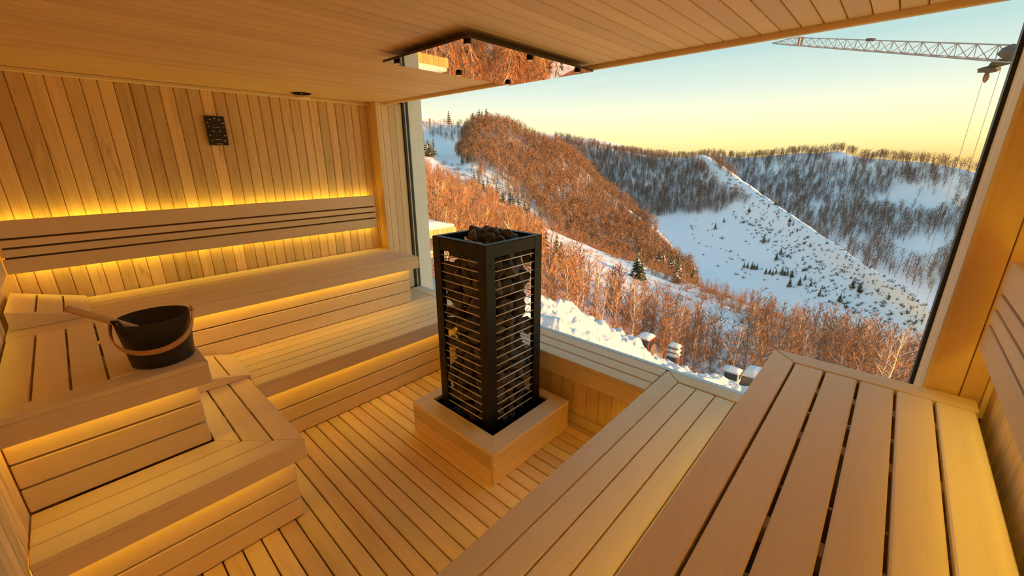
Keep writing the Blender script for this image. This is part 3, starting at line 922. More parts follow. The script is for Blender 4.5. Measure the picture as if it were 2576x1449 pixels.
ROWS['hump'] = [
    [(104,193.8,-20.5),(128.8,184.5,-17.7),(143.4,179.8,-21.6),(156.7,175.2,-25.7),(169.9,169.5,-33.3),(188,157.1,-43.7),(201,148.7,-50.7),(213.7,139.2,-57.8),(221.5,126.4,-62.2),(231.1,114.7,-67.2),(237.2,101.4,-71.7),(242.5,88.1,-76),(246.4,76.6,-83.3)],
    [(163.2,298.3,-5.8),(198.7,282,-6.4),(219.2,272.9,-11.4),(220.5,245.5,-15.3),(226.8,225.7,-20.8),(241.5,202.2,-30.8),(250.4,186.1,-39.3),(259.1,170.2,-46.2),(266.8,153.8,-54.3),(272.5,137,-60.3),(275.2,119.5,-65.5),(272.1,100.4,-71.6),(262.3,82.5,-82.2)],
    [(243,437,24.1),(283.9,399.4,19.9),(295.5,365.5,15.2),(267.9,297,7.9),(273.2,271.2,4.3),(291.1,244.2,-7.8),(300.5,224.4,-16.1),(308.6,204.1,-27.6),(311.2,181,-41.5),(312.1,158.4,-51.8),(311.4,136.5,-60.9),(298,111,-70.3),(276.5,87.5,-82.1)],
    [(314.2,557.6,65.4),(349.1,488,50.1),(359.4,442.5,44.2),(335.6,370.6,38.3),(333.9,330.8,36.1),(352.2,295.9,21.8),(360,270,11.1),(366.3,243.8,-5.4),(362.4,212.3,-26.8),(356.1,182.2,-43.2),(347.5,153.7,-55.5),(323,121.1,-69.3),(290.6,92.5,-82.7)],
    [(373.1,662.1,5.4),(418.9,585.6,-9.9),(435,535.6,-15.8),(416.1,459.6,-21.7),(419.1,415.2,-23.9),(444.1,373.1,-38.2),(456,342,-48.9),(466.2,310.3,-65.4),(465.9,273,-86.8),(462.9,236.8,-103.2),(457.3,202.2,-115.5),(435.4,163.3,-129.3),(405,128.8,-142.7)],
]
ROWS['mid'] = [
    [(300.9,232.1,-68.6),(313.8,196.1,-80.6),(319.3,166.3,-91.3),(321.8,137.6,-97.1),(321.5,110.5,-100),(316.9,92,-101.2),(311.2,74.7,-101.8),(304.1,60.1,-100.7),(296.7,44.5,-98.7),(283.6,27.8,-95.4),(269.7,13.3,-91.6),(255,-0.6,-88),(239.7,-12.1,-83.9),(223.9,-22.5,-79.8),(207.6,-31.6,-75.6)],
    [(442.7,343,-48.1),(456.3,288.7,-61),(459.1,244.1,-72.3),(439.3,193.5,-78.6),(423.7,151.5,-84),(411.3,125.4,-86.4),(397.2,101.5,-87.8),(386.3,82.5,-87.9),(370,61.3,-87.6),(349.7,39.9,-85.3),(327.3,21.4,-83.3),(302,3.9,-80.6),(277.8,-10.1,-78.3),(249,-22.1,-75.5),(222.7,-31.9,-72.5)],
    [(568.4,442,-9.8),(573.2,365.8,-24.4),(563.3,303.8,-36.8),(547,246.5,-44.4),(534.6,197.9,-51),(514.3,164.6,-49.6),(482.6,130.7,-55.4),(458.2,104.5,-60.7),(428.2,76.8,-65.4),(392.9,49.5,-69.2),(361,27.2,-72.4),(327.9,6.9,-73.9),(294.9,-8.6,-73.3),(259.1,-21.5,-71.6),(229.8,-31.9,-70.5)],
    [(709.6,553.6,53.2),(689.5,443.8,32.5),(649.2,355.1,16.4),(635.9,292.6,7),(625.8,239.4,4.2),(607,202.9,6),(567.4,161.6,-10),(529.8,127.8,-24.9),(481.3,92.1,-38.3),(435.9,59.7,-49.6),(393.6,33.5,-58),(349.8,10.5,-63.3),(309.9,-6.8,-66.1),(269.2,-20.8,-67.3),(237.9,-32,-68.3)],
    [(772.6,602.8,-1.8),(756.8,487.1,-22.5),(719.4,393.5,-38.6),(708.6,326,-48),(700.5,268,-50.8),(682.9,228.3,-49),(644.4,183.5,-65),(607.6,146.5,-79.9),(559.8,107.2,-93.3),(515.2,70.5,-104.6),(473.3,40.3,-113),(429.8,12.9,-118.3),(389.9,-8.6,-121.1),(349,-27,-122.3),(317.1,-42.7,-123.3)],
]
ROWS['far'] = [
    [(415.2,375.7,-124.7),(463.3,277.4,-118),(487,182.3,-107.7),(481.1,136.3,-99.7),(478.1,107.4,-99.2),(468.8,76.6,-96.8),(452.8,45,-96.2),(439.4,23.2,-96.7),(429.8,11.6,-97.6),(414.9,-6.5,-98.6),(399.2,-24.8,-101.2),(377.6,-42.3,-103.6),(355,-60,-106.8),(330.7,-79.1,-110)],
    [(593.2,536.7,-84.6),(649.5,394.7,-79.2),(671.3,260.4,-71.5),(661.2,197.1,-66.3),(651.5,156.5,-68.2),(629.8,113.6,-65.5),(605.8,71.7,-64.7),(588.4,43.3,-64.9),(574.3,28.3,-65),(550,4.4,-67.1),(519.7,-18.7,-68.1),(488.3,-41,-72.6),(455.7,-63,-77.5),(421.2,-86.5,-82.4)],
    [(741.6,670.9,-23),(801.2,491.6,-25.9),(818.2,324,-30.9),(803,246.6,-28.7),(785.8,196.7,-30.2),(761.2,145.7,-28),(733.7,96.3,-25.8),(712.3,62.6,-25.2),(698.6,44.5,-27.2),(664.8,15.8,-29.6),(629.9,-11.9,-32),(588.8,-38.3,-38),(546.2,-64.4,-45.3),(511.5,-93.7,-54.7)],
    [(852.8,771.5,44.4),(901.7,557.2,28.7),(909.5,365,7.1),(887.5,278,7.9),(871.7,223.8,3.1),(843.5,167.7,6.7),(812.1,113.4,9.6),(786.3,76.2,10),(768,55.6,4.3),(729.6,24.2,1),(690,-6.2,-2.7),(649.1,-34.7,-8.1),(596.8,-62.3,-15.2),(552.3,-92.6,-24.1)],
    [(964.1,872.1,-15.6),(1029.3,636.1,-31.3),(1048.7,420.9,-52.9),(1030.6,322.8,-52.1),(1017,261,-56.9),(990.6,197,-53.3),(960.7,134.1,-50.4),(935.6,90.7,-50),(917.6,66.4,-55.7),(879.5,29.1,-59),(840,-7.5,-62.7),(798.9,-42.7,-68.1),(745.9,-77.9,-75.2),(700.2,-117.4,-84.1)],
]
ROWS['peak'] = [
    [(506.4,976.5,5.4),(587,930.3,5.1),(635.2,898.1,4.9),(674.8,868.7,4.7),(743.9,810.3,4.4)],
    [(815.1,1491.9,340.8),(898.4,1384,255.9),(933.6,1299.4,177.9),(1111,1416.2,162.7),(1355.2,1470.8,127.8)],
    [(958.9,1755.1,240.8),(1061.7,1635.6,155.9),(1108.6,1543.1,77.9),(1296.2,1652.2,62.7),(1558.5,1691.5,27.8)],
]
ROWS['crest'] = [
    [(567.5,563.9,-17.9),(612.9,514.1,-18.2),(649.4,467.2,-18.3),(681.7,418.6,-18.3),(703.4,381.1,-25.2),(728.3,331,-31.8)],
    [(923.4,915.1,83.6),(956.9,804.2,75.8),(972.3,703.3,61.9),(1020.2,631.8,52.7),(1052.4,576.6,37.8),(1090.1,501.6,10.7)],
    [(1065.4,1055.9,3.6),(1110,932.9,-4.2),(1134.3,820.5,-18.1),(1190.2,737.1,-27.3),(1227.8,672.7,-42.2),(1271.8,585.2,-69.3)],
]
ROWS['pile'] = [
    [(4.7,8.8,-6.9),(6.2,9.1,-8.1),(8.4,8.6,-8.4),(10.3,7.9,-7.9),(11.7,7.6,-8.6),(14.1,7.5,-10),(16.5,7.2,-11.6),(18.8,6.9,-13.3),(21.1,6.1,-14.8),(23.5,4.9,-15.9),(25.8,3.2,-16.7),(28,0.4,-16.7)],
    [(9,15.6,-6.1),(11.1,15.4,-6.8),(14.8,14.9,-7.6),(18.1,14.1,-8.3),(20.8,13.9,-9.7),(24.5,13.5,-12),(28.2,13,-14.4),(30.8,11.9,-16.3),(34.4,10.7,-18.4),(37,8.7,-19.4),(39.6,5.8,-20.7),(42,1.4,-21.1)],
    [(13.4,22.3,-5.5),(16,21.8,-6.5),(19.8,19.8,-7.4),(23.6,18.5,-8.6),(26.6,17.8,-10.3),(30.6,17,-12.7),(34.4,16.1,-15.5),(37.2,14.7,-17.7),(40,12.7,-19.5),(42.8,10.3,-20.5),(45.5,7,-21.9),(48,2,-22.2)],
    [(17.5,29.2,-11.5),(20.7,28.2,-12.5),(25.4,25.5,-13.4),(29.9,23.4,-14.6),(33.2,22.3,-16.3),(37.6,20.9,-18.7),(41.7,19.4,-21.5),(44.7,17.6,-23.7),(47.6,15.2,-25.5),(50.6,12.2,-26.5),(53.4,8.2,-27.9),(55.9,2.4,-28.2)],
]


def cr_interp(P, m):
    """Catmull-Rom through the rows of P (k, ...), m samples per span"""
    P = np.asarray(P, float)
    k = len(P)
    out = []
    for i in range(k - 1):
        p0, p1, p2, p3 = P[max(i - 1, 0)], P[i], P[i + 1], P[min(i + 2, k - 1)]
        for j in range(m):
            t = j / m
            out.append(0.5 * ((2 * p1) + (-p0 + p2) * t + (2 * p0 - 5 * p1 + 4 * p2 - p3) * t * t + (-p0 + 3 * p1 - 3 * p2 + p3) * t ** 3))
    out.append(P[-1])
    return np.array(out)


def bumps(x, y, seed, scale):
    r = np.random.RandomState(seed)
    z = np.zeros_like(x)
    for o in range(4):
        for _ in range(5):
            a = r.uniform(0, 2 * np.pi); f = 2 * np.pi / scale * 1.9 ** o * r.uniform(0.7, 1.3)
            z += np.sin((x * np.cos(a) + y * np.sin(a)) * f + r.uniform(0, 6.3)) * 0.55 ** o / 5
    return z


def loft(rows, mu, mt, amp, scale, seed):
    R_ = np.array([cr_interp(r, mu) for r in rows])          # rows, columns, 3
    Gd = cr_interp(R_, mt)
    Gd[..., 2] += amp * bumps(Gd[..., 0], Gd[..., 1], seed, scale)
    if scale < 10:                                          # the bank is tipped, lumpy snow
        Gd[..., 2] += 0.6 * amp * np.abs(bumps(Gd[..., 0], Gd[..., 1], seed + 50, scale * 0.45))
    return Gd


def snow_mat(name, col, bump=0.15, scale=3.0):
    mt, n, b = new_mat(name)
    N, L = n.nodes.new, n.links.new
    b.inputs['Base Color'].default_value = (*col, 1)
    b.inputs['Roughness'].default_value = 0.85
    b.inputs['Specular IOR Level'].default_value = 0.2
    tc = N('ShaderNodeTexCoord')
    nz = N('ShaderNodeTexNoise'); nz.inputs['Scale'].default_value = scale; nz.inputs['Detail'].default_value = 6
    L(tc.outputs['Object'], nz.inputs['Vector'])
    bp = N('ShaderNodeBump'); bp.inputs['Strength'].default_value = bump; bp.inputs['Distance'].default_value = 0.6 / scale
    L(nz.outputs['Fac'], bp.inputs['Height']); L(bp.outputs[0], b.inputs['Normal'])
    return mt


M['snow'] = snow_mat('snow', (0.86, 0.87, 0.90), 0.25, 0.25)
M['snow_near'] = snow_mat('near_snow', (0.74, 0.73, 0.73), 0.35, 2.0)


def leafy(name, a, b_, rough=0.8):
    mt, n, b = new_mat(name)
    N, L = n.nodes.new, n.links.new
    g = N('ShaderNodeNewGeometry')
    rr = N('ShaderNodeValToRGB')
    rr.color_ramp.elements[0].color = (*a, 1); rr.color_ramp.elements[1].color = (*b_, 1)
    L(g.outputs['Random Per Island'], rr.inputs[0]); L(rr.outputs[0], b.inputs['Base Color'])
    b.inputs['Roughness'].default_value = rough
    b.inputs['Specular IOR Level'].default_value = 0.15
    return mt


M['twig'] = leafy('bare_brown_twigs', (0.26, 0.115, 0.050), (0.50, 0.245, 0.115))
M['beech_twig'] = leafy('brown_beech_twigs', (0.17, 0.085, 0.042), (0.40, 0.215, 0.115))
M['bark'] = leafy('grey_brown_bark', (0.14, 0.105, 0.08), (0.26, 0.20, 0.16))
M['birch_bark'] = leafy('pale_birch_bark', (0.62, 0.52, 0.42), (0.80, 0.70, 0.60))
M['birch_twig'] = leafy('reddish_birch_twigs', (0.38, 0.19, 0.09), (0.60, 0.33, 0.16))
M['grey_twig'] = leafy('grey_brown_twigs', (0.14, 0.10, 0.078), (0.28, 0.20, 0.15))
M['needles'] = leafy('dark_green_needles', (0.035, 0.050, 0.028), (0.085, 0.100, 0.050))
M['snow_clump'] = plain('snow_on_branches', (0.80, 0.80, 0.82), 0.9)

PARS = {'near': (6, 8, 0.5, 14, 1), 'hump': (5, 9, 1.5, 60, 2), 'mid': (5, 9, 1.2, 60, 3), 'far': (5, 9, 2.0, 90, 4), 'peak': (6, 12, 3, 200, 5), 'crest': (6, 10, 2, 150, 6), 'pile': (20, 26, 0.85, 5, 7)}
GRID = {}
for key, nm in (('near', 'near_slope'), ('hump', 'wooded_hill'), ('mid', 'white_ridge'), ('far', 'far_hill'), ('peak', 'distant_peak'), ('crest', 'distant_crest'), ('pile', 'snow_bank')):
    g = loft(ROWS[key], *PARS[key])
    GRID[key] = g
    a, b = g.shape[:2]
    idx = np.arange(a * b).reshape(a, b)
    quads = np.stack([idx[:-1, :-1], idx[:-1, 1:], idx[1:, 1:], idx[1:, :-1]], -1).reshape(-1, 4)
    me = bpy.data.meshes.new(nm)
    me.from_pydata(g.reshape(-1, 3).tolist(), [], quads.tolist())
    me.polygons.foreach_set('use_smooth', [True] * len(me.polygons))
    me.materials.append(M['snow_near'] if key == 'pile' else M['snow'])
    o = bpy.data.objects.new(nm, me)
    COL.objects.link(o)
    tag(o, kind='structure')

# ------------------------------------------------------------------ plants: numpy triangle soups
EYEV = np.array(EYE)


def sliver(V, F, K, base, tip, w, mat, r):
    d = tip - base
    p = np.cross(d, r.normal(size=3)); p /= np.linalg.norm(p) + 1e-9
    k = len(V)
    V += [base - p * w, base + p * w, tip]
    F.append((k, k + 1, k + 2)); K.append(mat)


def trunk(V, F, K, pts, rad, mat, sides=4):
    k0 = len(V)
    for p, q in zip(pts, rad):
        for s in range(sides):
            V.append(np.array([p[0] + q * math.cos(6.283 * s / sides), p[1] + q * math.sin(6.283 * s / sides), p[2]]))
    for i in range(len(pts) - 1):
        for s in range(sides):
            a, b = k0 + i * sides + s, k0 + i * sides + (s + 1) % sides
            F.append((a, b, b + sides)); K.append(mat)
            F.append((a, b + sides, a + sides)); K.append(mat)


def bare_tree(seed, h, nb, sub, w, crown=0.35, up=0.9, spread=0.34, tr=0.012, taper=0.75, lean=0.05):
    """leafless tree: trunk (material 0) and fine branches as thin slivers (material 1)"""
    r = np.random.RandomState(seed)
    V, F, K = [], [], []
    pts, q = [], np.array([0.0, 0, -0.3])
    dx = r.normal(size=2) * lean
    for i in range(5):
        t = i / 4
        pts.append(np.array([dx[0] * h * t * t + r.normal() * 0.01 * h * t, dx[1] * h * t * t + r.normal() * 0.01 * h * t, -0.3 + (h * 0.96 + 0.3) * t]))
    trunk(V, F, K, pts, [h * tr * (1 - 0.85 * i / 4) for i in range(5)], 0)
    for i in range(nb):
        t = crown + (0.97 - crown) * (i + r.uniform()) / nb
        f = t * 4; j = min(int(f), 3)
        base = pts[j] + (pts[j + 1] - pts[j]) * (f - j)
        az = i * 2.4 + r.uniform(-0.4, 0.4)
        prof = math.sin(math.pi * min(1, 0.22 + 0.78 * (t - crown) / (1 - crown))) ** taper
        L = h * spread * max(0.25, prof) * r.uniform(0.7, 1.15)
        el = up * r.uniform(0.6, 1.2)
        d = np.array([math.cos(az) * math.cos(el), math.sin(az) * math.cos(el), math.sin(el)])
        tip = base + d * L + np.array([0, 0, 0.06 * L])
        sliver(V, F, K, base, tip, w * 1.3, 0 if i % 3 == 0 else 1, r)
        for s in range(sub):
            b2 = base + (tip - base) * r.uniform(0.25, 0.9)
            d2 = d + r.normal(size=3) * 0.55 + np.array([0, 0, 0.25]); d2 /= np.linalg.norm(d2)
            sliver(V, F, K, b2, b2 + d2 * L * r.uniform(0.3, 0.6), w * 0.8, 1, r)
    return np.array(V), np.array(F), np.array(K)


def spruce(seed, h, tiers=8, wide=0.26, snow=0.3):
    r = np.random.RandomState(seed)
    V, F, K = [], [], []
    trunk(V, F, K, [np.array([0, 0, -0.3]), np.array([0, 0, h * 0.5]), np.array([0, 0, h])], [h * 0.018, h * 0.012, 0.0], 0)
    for i in range(tiers):
        t = i / tiers
        z = h * (0.08 + 0.88 * t)
        rad = h * wide * (1 - t) ** 0.85 + h * 0.015
        n = max(5, int(13 - 7 * t))
        for s in range(n):
            az = 6.283 * (s + r.uniform(-0.3, 0.3)) / n + i
            L = rad * r.uniform(0.75, 1.15)
            d = np.array([math.cos(az), math.sin(az), 0])
            p = np.array([-math.sin(az), math.cos(az), 0])
            top = np.array([0, 0, z + h * 0.10])
            tip = d * L + np.array([0, 0, z - 0.10 * L])
            mid = d * L * 0.6 + np.array([0, 0, z + h * 0.012])
            wv = p * L * 0.42
            k = len(V)
            V += [top, mid - wv, tip, mid + wv]
            sn = 2 if r.uniform() < snow * 0.6 else 1
            F.append((k, k + 1, k + 2)); K.append(sn)
            F.append((k, k + 2, k + 3)); K.append(1)
            if r.uniform() < snow:
                k = len(V)
                V += [mid + np.array([0, 0, 0.02 * h]) - wv * 0.5, tip + np.array([0, 0, 0.015 * h]), mid + np.array([0, 0, 0.02 * h]) + wv * 0.5]
                F.append((k, k + 1, k + 2)); K.append(2)
    return np.array(V), np.array(F), np.array(K)


def bush(seed, h, n, w, snowy=0.0):
    r = np.random.RandomState(seed)
    V, F, K = [], [], []
    for i in range(n):
        az = r.uniform(0, 6.283); el = r.uniform(0.35, 1.5)
        d = np.array([math.cos(az) * math.cos(el), math.sin(az) * math.cos(el), math.sin(el)])
        b0 = np.array([d[0], d[1], 0]) * r.uniform(0, 0.25) * h
        tip = b0 + d * h * r.uniform(0.55, 1.0)
        sliver(V, F, K, b0, tip, w, 0, r)
        b2 = b0 + (tip - b0) * r.uniform(0.3, 0.8)
        d2 = d + r.normal(size=3) * 0.6; d2 /= np.linalg.norm(d2)
        sliver(V, F, K, b2, b2 + d2 * h * 0.4, w, 0, r)
    if snowy > 0:
        for i in range(int(n * snowy)):
            p = np.array([r.uniform(-0.45, 0.45) * h, r.uniform(-0.45, 0.45) * h, r.uniform(0.25, 0.75) * h])
            k = len(V); e = h * 0.10
            V += [p + np.array([-e, -e * .5, 0]), p + np.array([e, -e * .3, 0]), p + np.array([0, e, e * .4])]
            F.append((k, k + 1, k + 2)); K.append(1)
    return np.array(V), np.array(F), np.array(K)


def soup_mesh(name, V, F, K, mats):
    me = bpy.data.meshes.new(name)
    me.vertices.add(len(V)); me.vertices.foreach_set('co', np.asarray(V, np.float32).ravel())
    n = len(F)
    me.loops.add(3 * n); me.loops.foreach_set('vertex_index', np.asarray(F, np.int32).ravel())
    me.polygons.add(n)
    me.polygons.foreach_set('loop_start', np.arange(0, 3 * n, 3, dtype=np.int32))
    me.polygons.foreach_set('material_index', np.asarray(K, np.int32))
    for q in mats: me.materials.append(q)
    me.update(calc_edges=True)
    return me


def inside(poly, x, y):
    p = np.asarray(poly)
    r = np.zeros(len(x), bool)
    j = len(p) - 1
    for i in range(len(p)):
        xi, yi, xj, yj = p[i, 0], p[i, 1], p[j, 0], p[j, 1]
        c = ((yi > y) != (yj > y)) & (x < (xj - xi) * (y - yi) / (yj - yi + 1e-12) + xi)
        r ^= c
        j = i
    return r


def scatter(key, n, seed, t0=0.0, t1=1.0, s0=0.0, s1=1.0):
    """n points spread evenly by area over the front of a slope"""
    g = GRID[key]
    g = g[:len(g) - PARS[key][1]]
    a, b = g.shape[:2]
    i0, i1 = int(t0 * (a - 1)), max(int(t1 * (a - 1)), 1)
    j0, j1 = int(s0 * (b - 1)), int(s1 * (b - 1))
    h = g[i0:i1 + 1, j0:j1 + 1]
    e1 = h[1:, :-1] - h[:-1, :-1]; e2 = h[:-1, 1:] - h[:-1, :-1]
    ar = np.linalg.norm(np.cross(e1, e2), axis=-1)
    r = np.random.RandomState(seed)
    c = r.choice(ar.size, n, p=(ar / ar.sum()).ravel())
    ii, jj = np.unravel_index(c, ar.shape)
    u, v = r.uniform(size=(2, n))
    return h[ii, jj] + e1[ii, jj] * u[:, None] + e2[ii, jj] * v[:, None]


def apparent(P, h):
    return h / np.linalg.norm(P - EYEV, axis=1)


def merged(name, protos, P, Hs, seed, mats, label=None, cat=None):
    """many small plants joined into one piece of stuff"""
    r = np.random.RandomState(seed)
    Vs, Fs, Ks, k = [], [], [], 0
    for p, h in zip(P, Hs):
        V, F, K = protos[r.randint(len(protos))]
        a = r.uniform(0, 6.283)
        c, s = math.cos(a), math.sin(a)
        W2 = np.stack([V[:, 0] * c - V[:, 1] * s, V[:, 0] * s + V[:, 1] * c, V[:, 2]], 1) * h
        Vs.append(W2 + p); Fs.append(F + k); Ks.append(K); k += len(V)
    o = bpy.data.objects.new(name, soup_mesh(name, np.concatenate(Vs), np.concatenate(Fs), np.concatenate(Ks), mats))
    COL.objects.link(o)
    tag(o, label, cat, kind='stuff')
    return o


def singles(name, meshes, P, Hs, seed, label, cat, group):
    r = np.random.RandomState(seed)
    lab = label if callable(label) else (lambda i, p: label)
    for i, (p, h) in enumerate(zip(P, Hs)):
        o = bpy.data.objects.new(name, meshes[r.randint(len(meshes))])
        o.location = p; o.rotation_euler = (0, 0, r.uniform(0, 6.283)); o.scale = (h, h, h)
        COL.objects.link(o)
        tag(o, lab(i, p), cat, group)


REG = {
    'hump_forest': [(295.6, 337.7), (325.8, 361.4), (324.0, 321.1), (344.3, 289.3), (350.7, 263.7), (359.2, 239.2), (345.9, 186.8), (337.5, 149.1), (314.4, 117.8), (280.7, 89.2), (247.7, 77.1), (237.3, 101.4), (221.9, 126.6), (216.8, 147.9), (232.0, 176.1), (229.1, 191.7), (244.8, 227.7), (234.4, 244.6), (240.8, 265.3), (260.8, 295.4)],
    'hump_strip': [(323.2, 499.2), (328.7, 460.2), (352.2, 433.8), (329.7, 375.9), (295.6, 337.7), (312.3, 407.0), (291.9, 410.3), (272.0, 422.5)],
    'hump_fringe': [(307.4, 359.0), (309.0, 344.0), (256.5, 278.9), (242.4, 245.9), (251.9, 226.5), (244.4, 200.2), (240.5, 178.6), (221.0, 147.6), (203.9, 150.9), (205.7, 175.7), (217.8, 209.7), (223.4, 233.4), (235.0, 261.4), (259.1, 296.9)],
    'mid_forest': [(687.7, 523.3), (677.4, 435.8), (639.8, 349.6), (628.1, 288.7), (606.7, 218.0), (567.7, 187.0), (530.4, 157.0), (496.3, 121.0), (485.3, 113.7), (492.0, 134.1), (490.5, 145.6), (508.4, 191.8), (468.7, 227.8), (407.5, 256.7), (485.1, 364.4)],
    'mid_top': [(602.8, 201.4), (565.1, 160.9), (537.3, 138.4), (534.0, 145.6), (563.7, 174.8)],
    'mid_ridge': [(566.7, 185.4), (541.5, 144.2), (476.7, 91.0), (391.2, 33.2), (307.9, -6.9), (267.4, -20.8), (253.5, -21.9), (281.6, -3.9), (316.9, 23.6), (400.7, 66.5), (464.7, 113.6), (482.5, 130.7), (488.7, 114.7)],
    'mid_bowl': [(499.8, 184.9), (464.7, 113.6), (400.7, 66.5), (316.9, 23.6), (353.2, 67.4), (409.3, 130.5)],
    'near_snow': [(124.4, 98.3), (128.1, 82.2), (123.7, 58.7), (114.1, 39.4), (108.2, 25.9), (100.4, 18.5), (89.8, 18.7), (82.8, 24.3), (78.4, 33.1), (69.2, 38.4), (64.0, 44.3), (61.8, 48.9)],
    'far_snow1': [(759.0, 81.4), (766.2, 65.3), (750.7, 47.9), (733.6, 51.4), (742.0, 73.0)],
    'far_snow2': [(639.5, 28.2), (630.5, -9.0), (579.4, -41.1), (554.5, -29.6), (592.7, -0.5), (627.2, 24.9)],
    'far_snow3': [(515.8, -3.5), (527.4, -42.7), (479.8, -38.7), (465.5, -21.5), (487.1, -8.6)],
    'far_snow4': [(655.6, 11.9), (628.0, -20.3), (612.6, -23.3), (635.5, 7.3)],
}

rs = np.random.RandomState(3)
# ---- beech wood on the hill (far, tiny): unit-height trees
far_tree = [bare_tree(100 + i, 1.0, 17, 2, 0.0125, crown=0.36, up=0.75, spread=0.36, tr=0.016, taper=0.6) for i in range(7)]
P = scatter('hump', 9000, 11)
P = P[inside(REG['hump_forest'], P[:, 0] + 16 * bumps(P[:, 0], P[:, 1], 61, 50), P[:, 1] + 16 * bumps(P[:, 0], P[:, 1], 62, 50))]
Hs = rs.uniform(8.5, 13.5, len(P))
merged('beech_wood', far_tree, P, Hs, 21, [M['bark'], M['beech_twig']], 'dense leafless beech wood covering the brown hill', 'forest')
P = scatter('hump', 2600, 12, 0.6, 1.0)
P = P[inside(REG['hump_strip'], P[:, 0], P[:, 1])][:260]
merged('hilltop_thicket', far_tree, P, rs.uniform(5, 9, len(P)), 22, [M['bark'], M['grey_twig']], 'thin grey thicket along the top left of the snow field', 'forest')

P = scatter('hump', 2400, 19, 0.25, 1.0, 0.1, 0.75)
P = P[~inside(REG['hump_forest'], P[:, 0], P[:, 1]) & inside(REG['hump_fringe'], P[:, 0], P[:, 1])]
merged('fringe_wood', far_tree, P, rs.uniform(6, 11, len(P)), 27, [M['bark'], M['grey_twig']], 'loose grey trees fringing the foot of the beech wood', 'forest')

# ---- grey woods on the ridge and the far hill
P = scatter('mid', 9500, 13)
P = P[inside(REG['mid_forest'], P[:, 0], P[:, 1]) | inside(REG['mid_top'], P[:, 0], P[:, 1])]
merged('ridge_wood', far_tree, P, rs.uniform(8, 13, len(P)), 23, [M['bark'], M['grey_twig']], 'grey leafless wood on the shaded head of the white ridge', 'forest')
P = scatter('far', 12500, 14, 0.12, 1.0)
keep = np.ones(len(P), bool)
for k in ('far_snow1', 'far_snow2', 'far_snow3', 'far_snow4'):
    keep &= ~inside(REG[k], P[:, 0], P[:, 1]) | (rs.uniform(size=len(P)) < 0.10)
dens = bumps(P[:, 0], P[:, 1], 31, 110)
top = P[:, 2] > -8
keep &= top | (dens > rs.uniform(-1.2, -0.1, len(P)))
P = P[keep]
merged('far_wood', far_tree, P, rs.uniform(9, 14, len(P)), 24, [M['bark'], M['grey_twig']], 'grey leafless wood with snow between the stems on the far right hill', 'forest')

# ---- near slope: birches and bare trees, the 300 largest each a thing of its own
near_bare = [bare_tree(200 + i, 1.0, 34, 4, 0.0050, crown=0.22, up=1.0, spread=0.30, tr=0.010, taper=0.6) for i in range(7)]
near_birch = [bare_tree(300 + i, 1.0, 36, 4, 0.0042, crown=0.30, up=1.05, spread=0.25, tr=0.0125, taper=0.7) for i in range(5)]
bare_me = [soup_mesh('bare_tree', *t, [M['bark'], M['twig']]) for t in near_bare]
birch_me = [soup_mesh('birch_tree', *t, [M['birch_bark'], M['birch_twig']]) for t in near_birch]
P = scatter('near', 1900, 15, 0.12, 1.0, 0.12, 0.93)
keep = ~inside(REG['near_snow'], P[:, 0], P[:, 1])
P = P[keep]
Hs = rs.uniform(5.0, 10.5, len(P)) * np.clip(1.35 - np.linalg.norm(P - EYEV, axis=1) / 300, 0.6, 1.0)
az_ = np.degrees(np.arctan2(P[:, 1], P[:, 0])); d_ = np.linalg.norm(P - EYEV, axis=1)
Hs = np.where((az_ < 44.5) & (d_ > 118), Hs * 0.55, Hs)          # the wood thins to saplings towards the gully
isb = rs.uniform(size=len(P)) < 0.28
order = np.argsort(-apparent(P, Hs))
P, Hs, isb = P[order], Hs[order], isb[order]
nb_ = np.where(~isb)[0]; bb_ = np.where(isb)[0]
singles('bare_tree', bare_me, P[nb_[:230]], Hs[nb_[:230]], 41, 'leafless brown tree in the sunlit wood on the near slope', 'tree', 'bare trees on the near slope')
singles('birch_tree', birch_me, P[bb_[:200]], Hs[bb_[:200]], 42, 'leafless pale stemmed birch in the sunlit wood on the near slope', 'tree', 'birches on the near slope')
rest = np.concatenate([nb_[230:], bb_[200:]])
small_bare = [bare_tree(250 + i, 1.0, 26, 3, 0.0065, crown=0.22, up=1.0, spread=0.30, tr=0.010, taper=0.6) for i in range(5)]
merged('slope_wood', small_bare, P[rest], Hs[rest], 43, [M['bark'], M['twig']], 'upper sunlit wood of small orange brown trees on the near slope', 'forest')
under = [bush(400 + i, 1.0, 22, 0.014) for i in range(6)]
P = scatter('near', 4800, 16, 0.05, 1.0, 0.12, 0.95)
sn = inside(REG['near_snow'], P[:, 0], P[:, 1])
P = P[~sn | (rs.uniform(size=len(P)) < 0.14)]
merged('undergrowth', under, P, rs.uniform(0.7, 2.3, len(P)), 44, [M['twig']], 'sunlit brown brushwood covering the near slope', 'brushwood')
P = scatter('hump', 900, 17, 0.0, 0.5)
P = P[P[:, 1] > 60][:420]
merged('gully_scrub', under, P, rs.uniform(2.0, 4.5, len(P)), 45, [M['grey_twig']], 'grey scrub in the gully below the brown hill', 'scrub')

